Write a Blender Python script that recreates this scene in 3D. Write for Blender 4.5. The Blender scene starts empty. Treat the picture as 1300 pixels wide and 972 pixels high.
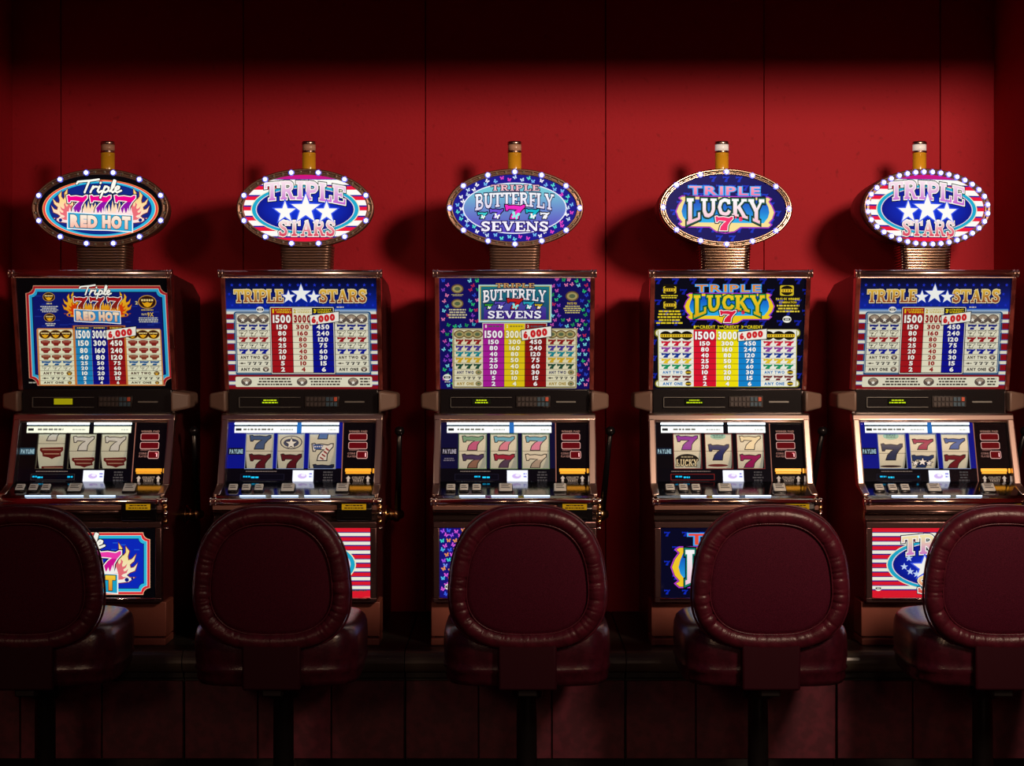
import bpy, bmesh, math, random
from mathutils import Matrix, Vector
R_ = random.Random(7)
SC = bpy.context.scene
COL = SC.collection
PI = math.pi
D2R = math.radians

# ------------------------------------------------------------------ camera
F_PX = 2196.0
cam_d = bpy.data.cameras.new('camera'); cam = bpy.data.objects.new('camera', cam_d); COL.objects.link(cam)
cam.location = (0.0, -6.0, 1.5); cam.rotation_euler = (PI / 2, 0, 0)
cam_d.sensor_width = 36.0; cam_d.lens = 36.0 * F_PX / 1300.0
cam_d.shift_y = -45.0 / 1300.0
cam_d.clip_start = 0.05; cam_d.clip_end = 100
SC.camera = cam

# ------------------------------------------------------------------ world
w = bpy.data.worlds.new('world'); SC.world = w; w.use_nodes = True
bg = w.node_tree.nodes['Background']
bg.inputs[0].default_value = (0.52, 0.10, 0.46, 1); bg.inputs[1].default_value = 0.032

# ------------------------------------------------------------------ lamps: the ceiling spotlight and added fills
def aim(o, target):
    o.rotation_euler = (Vector(target) - o.location).to_track_quat('-Z', 'Y').to_euler()
def lamp(name, kind, loc, target, power, color, size=0.2, spot=None, blend=1.0):
    d = bpy.data.lights.new(name, kind); d.energy = power; d.color = color
    if kind == 'AREA': d.size = size
    else: d.shadow_soft_size = size
    if kind == 'SPOT': d.spot_size = D2R(spot); d.spot_blend = blend
    o = bpy.data.objects.new(name, d); COL.objects.link(o); o.location = loc; aim(o, target)
    return o
# the warm ceiling lamp in front of the niche, on the right: it throws every shadow on the wall
lamp('ceiling_spotlight', 'SPOT', (1.86, -3.6, 2.72), (0.95, 0.65, 2.0), 480, (1.0, 0.72, 0.52), 0.27, 84, 1.0)
# unseen fill lamps added behind the camera to brighten the metal
lamp('fill_lamp', 'AREA', (-2.4, -8.5, 3.0), (-1.0, 0, 1.2), 34, (1.0, 0.62, 0.38), 0.8)
lamp('fill_lamp', 'AREA', (1.2, -9.0, 3.1), (0.6, 0, 1.2), 22, (1.0, 0.66, 0.42), 0.8)
lamp('fill_lamp', 'AREA', (3.6, -7.5, 3.0), (0.6, 0, 1.2), 12, (1.0, 0.55, 0.25), 0.6)

vs = SC.view_settings
vs.view_transform = 'Standard'; vs.look = 'None'; vs.exposure = 0.0; vs.gamma = 1.0
vs.use_curve_mapping = False

# ------------------------------------------------------------------ colour + materials
def s2l(c):
    c = c / 255.0
    return c / 12.92 if c <= 0.04045 else ((c + 0.055) / 1.055) ** 2.4
def rgb(r, g, b, k=1.0): return (s2l(r) * k, s2l(g) * k, s2l(b) * k, 1.0)
def principled(name, base, rough=0.5, metal=0.0, spec=0.5, emit=None, estr=0.0, coat=0.0):
    m = bpy.data.materials.new(name); m.use_nodes = True
    b = m.node_tree.nodes['Principled BSDF']
    b.inputs['Base Color'].default_value = base; b.inputs['Roughness'].default_value = rough
    b.inputs['Metallic'].default_value = metal; b.inputs['Specular IOR Level'].default_value = spec
    if emit:
        b.inputs['Emission Color'].default_value = emit; b.inputs['Emission Strength'].default_value = estr
    if coat:
        b.inputs['Coat Weight'].default_value = coat; b.inputs['Coat Roughness'].default_value = 0.08
    return m
def noise_mix(m, ca, cb, scale, lo=0.4, hi=0.6, detail=4, stretch=(1, 1, 1), bump=0.0, bump_scale=None):
    nt = m.node_tree; b = nt.nodes['Principled BSDF']
    tc = nt.nodes.new('ShaderNodeTexCoord'); mp = nt.nodes.new('ShaderNodeMapping')
    mp.inputs['Scale'].default_value = stretch
    nt.links.new(tc.outputs['Object'], mp.inputs[0])
    nz = nt.nodes.new('ShaderNodeTexNoise'); nz.inputs['Scale'].default_value = scale; nz.inputs['Detail'].default_value = detail
    nt.links.new(mp.outputs[0], nz.inputs['Vector'])
    rp = nt.nodes.new('ShaderNodeValToRGB')
    rp.color_ramp.elements[0].position = lo; rp.color_ramp.elements[0].color = ca
    rp.color_ramp.elements[1].position = hi; rp.color_ramp.elements[1].color = cb
    nt.links.new(nz.outputs['Fac'], rp.inputs[0]); nt.links.new(rp.outputs[0], b.inputs['Base Color'])
    if bump:
        n2 = nt.nodes.new('ShaderNodeTexNoise'); n2.inputs['Scale'].default_value = bump_scale or scale
        n2.inputs['Detail'].default_value = 6
        nt.links.new(mp.outputs[0], n2.inputs['Vector'])
        bp = nt.nodes.new('ShaderNodeBump'); bp.inputs['Strength'].default_value = bump; bp.inputs['Distance'].default_value = 0.004
        nt.links.new(n2.outputs['Fac'], bp.inputs['Height']); nt.links.new(bp.outputs[0], b.inputs['Normal'])
    return m
M = {}
M['wall'] = noise_mix(principled('red_wall_paint', (0.4, 0.02, 0.02, 1), 0.62, spec=0.12),
                      (0.34, 0.012, 0.022, 1), (0.46, 0.016, 0.030, 1), 38, 0.25, 0.36, 6, bump=0.25, bump_scale=90)
M['wall_dark'] = principled('wall_backing', (0.05, 0.004, 0.005, 1), 0.8)
M['ceiling'] = principled('dark_ceiling_paint', (0.06, 0.012, 0.016, 1), 0.8)
M['carpet'] = noise_mix(principled('dark_carpet', (0.05, 0.01, 0.012, 1), 0.95, spec=0.1),
                        (0.03, 0.006, 0.01, 1), (0.10, 0.012, 0.02, 1), 60, bump=0.6, bump_scale=400)
M['laminate'] = noise_mix(principled('maroon_laminate', (0.1, 0.02, 0.02, 1), 0.34), (0.055, 0.009, 0.010, 1), (0.085, 0.014, 0.015, 1), 14, stretch=(6, 6, 0.6))
M['brown'] = noise_mix(principled('red_brown_laminate', (0.2, 0.06, 0.04, 1), 0.36), (0.27, 0.078, 0.054, 1), (0.32, 0.098, 0.068, 1), 7)
M['chrome'] = principled('bronzed_chrome', (0.74, 0.55, 0.48, 1), 0.28, 1.0)
M['chrome_polish'] = principled('polished_bronze_rail', (0.86, 0.68, 0.58, 1), 0.17, 1.0)
M['rimgold'] = principled('polished_gold_rim', (0.50, 0.36, 0.27, 1), 0.22, 1.0)
M['chrome_satin'] = principled('satin_bronze_trim', (0.50, 0.27, 0.22, 1), 0.30, 0.9)
M['bright'] = principled('polished_chrome', (0.92, 0.84, 0.78, 1), 0.12, 1.0)
M['gold'] = principled('gold_plate', (0.95, 0.58, 0.24, 1), 0.22, 1.0)
M['bronze'] = principled('dark_bronze', (0.27, 0.165, 0.125, 1), 0.36, 0.8)
M['grey'] = principled('taupe_speaker_plastic', (0.20, 0.125, 0.095, 1), 0.42)
M['black'] = principled('black_plastic', (0.006, 0.005, 0.006, 1), 0.22, spec=0.4)
M['deck'] = principled('black_chrome_deck', (0.26, 0.26, 0.29, 1), 0.13, 1.0)
M['darkchrome'] = principled('dark_chrome_bolster', (0.20, 0.13, 0.12, 1), 0.22, 0.95)
M['amber'] = principled('amber_lens', (0.72, 0.36, 0.02, 1), 0.25, coat=0.6, emit=(0.9, 0.42, 0.01, 1), estr=0.06)
M['peach'] = principled('peach_lens', (0.62, 0.36, 0.26, 1), 0.3, coat=0.5)
M['white_lens'] = principled('white_lens', (0.85, 0.82, 0.8, 1), 0.3, coat=0.5, emit=(1, 0.97, 0.95, 1), estr=0.25)
M['bulb_on'] = principled('lit_bulb', (0.9, 0.9, 0.95, 1), 0.3, emit=(0.66, 0.76, 1.0, 1), estr=5.0)
M['bulb_glow'] = principled('blue_bulb_halo', (0.3, 0.3, 0.6, 1), 0.4, emit=(0.07, 0.09, 0.62, 1), estr=1.3)  # emission paints the blue halo round a lit bulb
M['bulb_off'] = principled('unlit_bulb', (0.22, 0.20, 0.13, 1), 0.12, spec=0.8, coat=0.5)
M['tube'] = principled('white_light_tube', (0.9, 0.9, 0.9, 1), 0.4, emit=(0.62, 0.86, 1.0, 1), estr=7.0)
M['blue_strip'] = principled('blue_white_glint', (0.9, 0.9, 0.9, 1), 0.4, emit=(0.50, 0.74, 1.0, 1), estr=1.6)  # glow painted as the light tubes' reflection in the deck edge
M['button'] = principled('button_cap', (0.50, 0.48, 0.43, 1), 0.3, emit=(1, 0.95, 0.82, 1), estr=0.07)
M['button_label'] = principled('button_lettering', (0.05, 0.05, 0.06, 1), 0.4)
M['amber_light'] = principled('amber_slot_light', (0.8, 0.4, 0.02, 1), 0.3, emit=(1.0, 0.42, 0.03, 1), estr=0.85)
M['leather'] = noise_mix(principled('oxblood_leather', (0.06, 0.012, 0.015, 1), 0.34, spec=0.32),
                         (0.052, 0.0052, 0.012, 1), (0.074, 0.0075, 0.017, 1), 30, bump=0.22, bump_scale=160)
M['seat_leather'] = noise_mix(principled('shaded_seat_leather', (0.06, 0.012, 0.015, 1), 0.26, spec=0.6), (0.030, 0.0032, 0.008, 1), (0.044, 0.0045, 0.011, 1), 30, bump=0.15, bump_scale=120)  # base colour darkened for the shade under the back roll
M['bracket'] = principled('dark_bracket_cover', (0.026, 0.0028, 0.007, 1), 0.55, spec=0.1)
M['fabric'] = noise_mix(principled('oxblood_back_fabric', (0.05, 0.01, 0.013, 1), 0.62, spec=0.06),
                        (0.040, 0.0036, 0.011, 1), (0.070, 0.0065, 0.019, 1), 500, bump=0.35, bump_scale=700)
M['steel'] = principled('dark_steel', (0.05, 0.045, 0.045, 1), 0.35, 0.9)
M['stand'] = noise_mix(principled('black_green_stand_laminate', (0.02, 0.02, 0.017, 1), 0.4), (0.018, 0.017, 0.014, 1), (0.028, 0.026, 0.021, 1), 40)
M['nosing'] = principled('dark_olive_nosing', (0.075, 0.062, 0.045, 1), 0.28)
M['kick'] = noise_mix(principled('maroon_kick_panel', (0.08, 0.01, 0.02, 1), 0.5), (0.07, 0.008, 0.018, 1), (0.11, 0.012, 0.026, 1), 30)
def make_art():
    m = principled('backlit_print', (0.004, 0.004, 0.004, 1), 0.08, spec=0.25)
    nt = m.node_tree; b = nt.nodes['Principled BSDF']
    a = nt.nodes.new('ShaderNodeAttribute'); a.attribute_name = 'ink'
    nt.links.new(a.outputs['Color'], b.inputs['Emission Color']); b.inputs['Emission Strength'].default_value = 1.0
    return m
M['art'] = make_art()
M['art_matte'] = make_art(); M['art_matte'].name = 'backlit_print_matte'
M['art_matte'].node_tree.nodes['Principled BSDF'].inputs['Specular IOR Level'].default_value = 0.03
M['art_matte'].node_tree.nodes['Principled BSDF'].inputs['Roughness'].default_value = 0.35
def make_reel():
    m = principled('reel_strip_print', (0.5, 0.5, 0.5, 1), 0.45, spec=0.3)
    nt = m.node_tree; b = nt.nodes['Principled BSDF']
    a = nt.nodes.new('ShaderNodeAttribute'); a.attribute_name = 'ink'
    nt.links.new(a.outputs['Color'], b.inputs['Emission Color']); b.inputs['Emission Strength'].default_value = 0.40
    nt.links.new(a.outputs['Color'], b.inputs['Base Color'])
    return m
M['reel'] = make_reel()
def make_pane():
    m = bpy.data.materials.new('clear_door_glass'); m.use_nodes = True
    nt = m.node_tree; nt.nodes.remove(nt.nodes['Principled BSDF'])
    out = [n for n in nt.nodes if n.type == 'OUTPUT_MATERIAL'][0]
    tr = nt.nodes.new('ShaderNodeBsdfTransparent'); gl = nt.nodes.new('ShaderNodeBsdfGlossy')
    gl.inputs['Roughness'].default_value = 0.02
    lw = nt.nodes.new('ShaderNodeLayerWeight'); lw.inputs[0].default_value = 0.5
    pw = nt.nodes.new('ShaderNodeMath'); pw.operation = 'POWER'; pw.inputs[1].default_value = 5
    nt.links.new(lw.outputs['Facing'], pw.inputs[0])
    fr = nt.nodes.new('ShaderNodeMath'); fr.operation = 'MULTIPLY_ADD'; fr.inputs[1].default_value = 0.8; fr.inputs[2].default_value = 0.03
    nt.links.new(pw.outputs[0], fr.inputs[0])
    mx = nt.nodes.new('ShaderNodeMixShader')
    nt.links.new(fr.outputs[0], mx.inputs[0]); nt.links.new(tr.outputs[0], mx.inputs[1]); nt.links.new(gl.outputs[0], mx.inputs[2])
    nt.links.new(mx.outputs[0], out.inputs[0])
    return m
M['pane'] = make_pane()

# ------------------------------------------------------------------ mesh helpers
class MB:
    def __init__(s): s.bm = bmesh.new(); s.smooth = False
    def faces(s, vs, fs, smooth=False):
        v = [s.bm.verts.new(p) for p in vs]; out = []
        for f in fs:
            try:
                q = s.bm.faces.new([v[i] for i in f]); q.smooth = smooth; out.append(q)
            except ValueError: pass
        return v, out
    def box(s, x0, x1, y0, y1, z0, z1, bev=0.0, seg=2):
        vs = [(x, y, z) for x in (x0, x1) for y in (y0, y1) for z in (z0, z1)]
        fs = [(0, 1, 3, 2), (4, 6, 7, 5), (0, 4, 5, 1), (2, 3, 7, 6), (0, 2, 6, 4), (1, 5, 7, 3)]
        v, f = s.faces(vs, fs)
        if bev: s._bev(v, f, bev, seg)
        return s
    def _bev(s, v, f, bev, seg):
        es = {e for q in f for e in q.edges}
        r = bmesh.ops.bevel(s.bm, geom=list(es) , offset=bev, segments=seg, profile=0.5, affect='EDGES', clamp_overlap=True)
        for q in r['faces']: q.smooth = True
    def prism(s, x0, x1, prof, bev=0.0, seg=2):
        n = len(prof)
        vs = [(x0, y, z) for y, z in prof] + [(x1, y, z) for y, z in prof]
        fs = [tuple(range(n)), tuple(range(2 * n - 1, n - 1, -1))] + [((i + 1) % n, i, n + i, n + (i + 1) % n) for i in range(n)]
        v, f = s.faces(vs, fs)
        if bev: s._bev(v, f, bev, seg)
        return s
    def tube(s, p0, p1, r0, r1=None, n=20, cap=True):
        r1 = r0 if r1 is None else r1
        p0 = Vector(p0); p1 = Vector(p1); d = (p1 - p0).normalized()
        u = d.orthogonal().normalized(); v = d.cross(u)
        vs = []
        for p, r in ((p0, r0), (p1, r1)):
            for i in range(n):
                a = 2 * PI * i / n; vs.append(p + u * (r * math.cos(a)) + v * (r * math.sin(a)))
        vv, _ = s.faces(vs, [(i, (i + 1) % n, n + (i + 1) % n, n + i) for i in range(n)], True)
        if cap:
            s.bm.faces.new(vv[:n][::-1]); s.bm.faces.new(vv[n:])
        return s
    def lathe(s, c, prof, n=24, axis='z', sx=1.0, sy=1.0):
        """prof: list of (r, h) ; closed at the ends"""
        vs = []
        for r, h in prof:
            for i in range(n):
                a = 2 * PI * i / n; p, q = r * math.cos(a) * sx, r * math.sin(a) * sy
                if axis == 'z': vs.append((c[0] + p, c[1] + q, c[2] + h))
                elif axis == 'y': vs.append((c[0] + p, c[1] + h, c[2] + q))
                else: vs.append((c[0] + h, c[1] + p, c[2] + q))
        fs = []
        for k in range(len(prof) - 1):
            for i in range(n):
                j = (i + 1) % n; fs.append((k * n + i, k * n + j, (k + 1) * n + j, (k + 1) * n + i))
        vv, ff = s.faces(vs, fs, True)
        s.bm.faces.new(vv[:n][::-1]); s.bm.faces.new(vv[-n:])
        return s
    def ball(s, c, r, u=14, v=10):
        g = bmesh.ops.create_uvsphere(s.bm, u_segments=u, v_segments=v, radius=r)
        bmesh.ops.translate(s.bm, verts=g['verts'], vec=c)
        for f in {f for q in g['verts'] for f in q.link_faces}: f.smooth = True
        return s
    def mesh(s, name, mat):
        bmesh.ops.recalc_face_normals(s.bm, faces=s.bm.faces[:])
        me = bpy.data.meshes.new(name); s.bm.to_mesh(me); s.bm.free(); me.materials.append(mat)
        return me
    def build(s, name, mat, parent=None, loc=(0, 0, 0)):
        return link(name, s.mesh(name, mat), parent, loc)
def link(name, me, parent=None, loc=(0, 0, 0)):
    o = bpy.data.objects.new(name, me); COL.objects.link(o); o.location = loc
    if parent is not None: o.parent = parent
    return o
CACHE = {}
def shared(key, name, fn, mat, parent, loc=(0, 0, 0)):
    """the same mesh data used by every copy of a part"""
    if key not in CACHE:
        mb = MB(); fn(mb); CACHE[key] = mb.mesh(name, mat)
    return link(name, CACHE[key], parent, loc)
def thing(name, label, cat, loc, group=None):
    o = bpy.data.objects.new(name, None); COL.objects.link(o); o.location = loc
    o.empty_display_size = 0.05
    o['label'] = label; o['category'] = cat
    if group: o['group'] = group
    return o
def struct(o):
    o['kind'] = 'structure'; return o

# ------------------------------------------------------------------ flat print: lettering and marks as layers of thin ink
def make_glyphs():
    chars = "0123456789,ABCDEFGHIJKLMNOPQRSTUVWXYZ'stndrh "
    out = {}
    objs = []
    for off in (0.0, 0.022, 0.038, 0.055, 0.075, 0.085, 0.12):
        for ch in chars:
            if ch == ' ': continue
            c = bpy.data.curves.new('g', 'FONT'); c.body = ch; c.size = 1.0; c.offset = off; c.resolution_u = 3
            o = bpy.data.objects.new('g', c); COL.objects.link(o); objs.append((ch, off, o, c))
    dg = bpy.context.evaluated_depsgraph_get()
    for ch, off, o, c in objs:
        me = o.evaluated_get(dg).to_mesh()
        vs = [(v.co.x, -v.co.y) for v in me.vertices]; fs = [tuple(p.vertices) for p in me.polygons]
        out[(ch, off)] = (vs, fs); o.evaluated_get(dg).to_mesh_clear()
    for ch, off, o, c in objs:
        bpy.data.objects.remove(o); bpy.data.curves.remove(c)
    return out
GLY = make_glyphs()

TK, TN = .24, .13
SLAB = {
 'T': (.95, [([(0, .07), (.95, .07)], TN), ([(.06, .03), (.06, .30)], TN), ([(.89, .03), (.89, .30)], TN), ([(.475, .05), (.475, .95)], TK), ([(.25, .94), (.70, .94)], TN)]),
 'I': (.50, [([(.25, .05), (.25, .95)], TK), ([(.02, .06), (.48, .06)], TN), ([(.02, .94), (.48, .94)], TN)]),
 'R': (.98, [([(.22, .05), (.22, .95)], TK), ([(.02, .06), (.5, .06)], TN), ([(.02, .94), (.44, .94)], TN), ([(.3, .06), (.6, .08), (.73, .17), (.74, .33), (.62, .46), (.3, .5)], .16), ([(.44, .48), (.6, .62), (.74, .94)], .2), ([(.66, .94), (.98, .94)], TN)]),
 'P': (.86, [([(.22, .05), (.22, .95)], TK), ([(.02, .06), (.5, .06)], TN), ([(.02, .94), (.44, .94)], TN), ([(.3, .06), (.6, .08), (.75, .18), (.75, .36), (.62, .5), (.3, .54)], .16)]),
 'L': (.84, [([(.22, .05), (.22, .95)], TK), ([(.02, .06), (.44, .06)], TN), ([(.02, .94), (.8, .94)], TN), ([(.77, .98), (.77, .66)], TN)]),
 'E': (.84, [([(.22, .05), (.22, .95)], TK), ([(.02, .06), (.78, .06)], TN), ([(.02, .94), (.8, .94)], TN), ([(.2, .5), (.56, .5)], TN), ([(.75, .02), (.75, .28)], .11), ([(.77, .98), (.77, .70)], .11), ([(.56, .38), (.56, .62)], .1)]),
 'F': (.80, [([(.22, .05), (.22, .95)], TK), ([(.02, .06), (.78, .06)], TN), ([(.02, .94), (.46, .94)], TN), ([(.2, .52), (.56, .52)], TN), ([(.75, .02), (.75, .30)], .11), ([(.56, .40), (.56, .64)], .1)]),
 'S': (.78, [([(.66, .27), (.6, .12), (.4, .06), (.2, .11), (.13, .27), (.27, .42), (.52, .54), (.65, .70), (.58, .88), (.38, .94), (.18, .89), (.11, .72)], .19), ([(.68, .02), (.68, .30)], .09), ([(.09, .70), (.09, .98)], .09)]),
 'A': (1.0, [([(.5, .03), (.16, .94)], .12), ([(.48, .03), (.78, .94)], TK), ([(.28, .64), (.68, .64)], .11), ([(0, .94), (.32, .94)], TN), ([(.6, .94), (1, .94)], TN)]),
 'U': (.98, [([(.22, .05), (.22, .62), (.32, .86), (.5, .93), (.68, .86), (.78, .62), (.78, .05)], .2), ([(.02, .06), (.42, .06)], TN), ([(.60, .06), (.98, .06)], TN)]),
 'B': (.90, [([(.22, .05), (.22, .95)], TK), ([(.02, .06), (.5, .06)], TN), ([(.02, .94), (.5, .94)], TN), ([(.3, .06), (.6, .08), (.71, .18), (.71, .34), (.58, .46), (.3, .49)], .15), ([(.3, .49), (.62, .52), (.78, .64), (.78, .80), (.64, .92), (.3, .94)], .16)]),
 'Y': (1.0, [([(.17, .06), (.5, .54)], .22), ([(.82, .06), (.5, .54)], .12), ([(.5, .5), (.5, .95)], .22), ([(0, .06), (.36, .06)], TN), ([(.66, .06), (1, .06)], TN), ([(.28, .94), (.72, .94)], TN)]),
 'V': (1.0, [([(.18, .05), (.52, .95)], .22), ([(.84, .05), (.52, .95)], .12), ([(0, .06), (.38, .06)], TN), ([(.66, .06), (1, .06)], TN)]),
 'N': (1.0, [([(.16, .06), (.16, .94)], .12), ([(.84, .06), (.84, .96)], .12), ([(.16, .06), (.84, .94)], .22), ([(0, .06), (.26, .06)], TN), ([(0, .94), (.34, .94)], TN), ([(.66, .06), (1, .06)], TN)]),
 'C': (.86, [([(.74, .30), (.66, .12), (.46, .06), (.24, .17), (.14, .5), (.24, .83), (.46, .94), (.66, .88), (.77, .70)], .2), ([(.75, .03), (.75, .32)], .1)]),
 'K': (1.0, [([(.22, .05), (.22, .95)], TK), ([(.02, .06), (.44, .06)], TN), ([(.02, .94), (.44, .94)], TN), ([(.76, .06), (.34, .54)], .13), ([(.42, .42), (.80, .94)], .22), ([(.6, .06), (.94, .06)], TN), ([(.64, .94), (1, .94)], TN)]),
}
SCRIPT = [
 [(.0, .30), (.08, .14), (.35, .10), (.8, .06), (1.3, -.04)], [(.74, .08), (.62, .45), (.46, .98)],
 [(.80, .97), (.96, .50)], [(.90, .72), (1.05, .53), (1.2, .54)],
 [(1.34, .50), (1.22, .85), (1.30, .98), (1.46, .86)], [(1.39, .26), (1.41, .20)],
 [(1.66, .50), (1.38, 1.40)], [(1.60, .66), (1.74, .51), (1.88, .60), (1.84, .84), (1.66, .97), (1.54, .88)],
 [(1.94, .90), (2.18, .50), (2.27, .08), (2.18, .03), (2.08, .40), (2.02, .85), (2.10, .98), (2.24, .86)],
 [(2.24, .80), (2.46, .68), (2.49, .55), (2.38, .50), (2.27, .64), (2.25, .86), (2.36, .98), (2.6, .84)]]
SEVEN = [(.05, .42), (0, .03), (.10, 0), (.17, .08), (.45, .05), (.78, .11), (.92, .02), (1, .02), (1, .17), (.84, .38), (.71, .64), (.68, 1), (.25, 1), (.31, .72), (.47, .49), (.62, .35), (.34, .31), (.18, .30), (.13, .42)]
FLAME = [(1.0, 1.0), (.7, 1.0), (.35, .97), (.10, .84), (.30, .85), (.42, .77), (.30, .70), (.10, .64), (0, .42), (.14, .54), (.27, .56), (.30, .46), (.14, .36), (.06, .16), (.22, .30), (.36, .33), (.38, .22), (.32, .06), (.46, -.08), (.45, .1), (.55, .2), (.62, .12), (.6, -.02), (.74, -.18), (.72, .02), (.80, .15), (.9, .10), (1.0, .2)]

def v_grad(c0, c1, y0, y1):
    def f(x, y):
        t = 0 if y1 == y0 else min(1, max(0, (y - y0) / (y1 - y0)))
        return tuple(a + (b - a) * t for a, b in zip(c0, c1))
    return f
def grow_poly(pts, g):
    n = len(pts); area = sum(pts[i][0] * pts[(i + 1) % n][1] - pts[(i + 1) % n][0] * pts[i][1] for i in range(n))
    s = 1 if area > 0 else -1
    out = []
    for i in range(n):
        a, b, c = Vector(pts[i - 1]), Vector(pts[i]), Vector(pts[(i + 1) % n])
        d1 = (b - a); d2 = (c - b)
        if d1.length < 1e-9 or d2.length < 1e-9: out.append(tuple(b)); continue
        d1.normalize(); d2.normalize()
        n1 = Vector((d1.y, -d1.x)) * s; n2 = Vector((d2.y, -d2.x)) * s
        m = n1 + n2
        if m.length < 1e-6: out.append(tuple(b + n1 * g)); continue
        m.normalize(); q = max(0.5, m.dot(n1))
        out.append(tuple(b + m * (g / q)))
    return out
def ell_pts(cx, cy, a, b, n=48): return [(cx + a * math.cos(2 * PI * i / n), cy + b * math.sin(2 * PI * i / n)) for i in range(n)]
def star_pts(cx, cy, r, k=.40, rot=0): return [(cx + (r if i % 2 == 0 else r * k) * math.sin(PI * i / 5 + rot), cy - (r if i % 2 == 0 else r * k) * math.cos(PI * i / 5 + rot)) for i in range(10)]
def round_rect(x0, y0, x1, y1, r, n=5):
    out = []
    for cx, cy, a0 in ((x1 - r, y1 - r, 0), (x0 + r, y1 - r, 90), (x0 + r, y0 + r, 180), (x1 - r, y0 + r, 270)):
        for i in range(n + 1):
            a = D2R(a0 + 90 * i / n); out.append((cx + r * math.cos(a), cy + r * math.sin(a)))
    return out
def notch_rect(x0, y0, x1, y1, r, n=4):
    """a rectangle with concave round corners"""
    out = []
    for cx, cy, a0, a1 in ((x0, y0, 90, 0), (x1, y0, 180, 90), (x1, y1, 270, 180), (x0, y1, 360, 270)):
        for i in range(n + 1):
            a = D2R(a0 + (a1 - a0) * i / n); out.append((cx + r * math.cos(a), cy + r * math.sin(a)))
    return out

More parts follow.
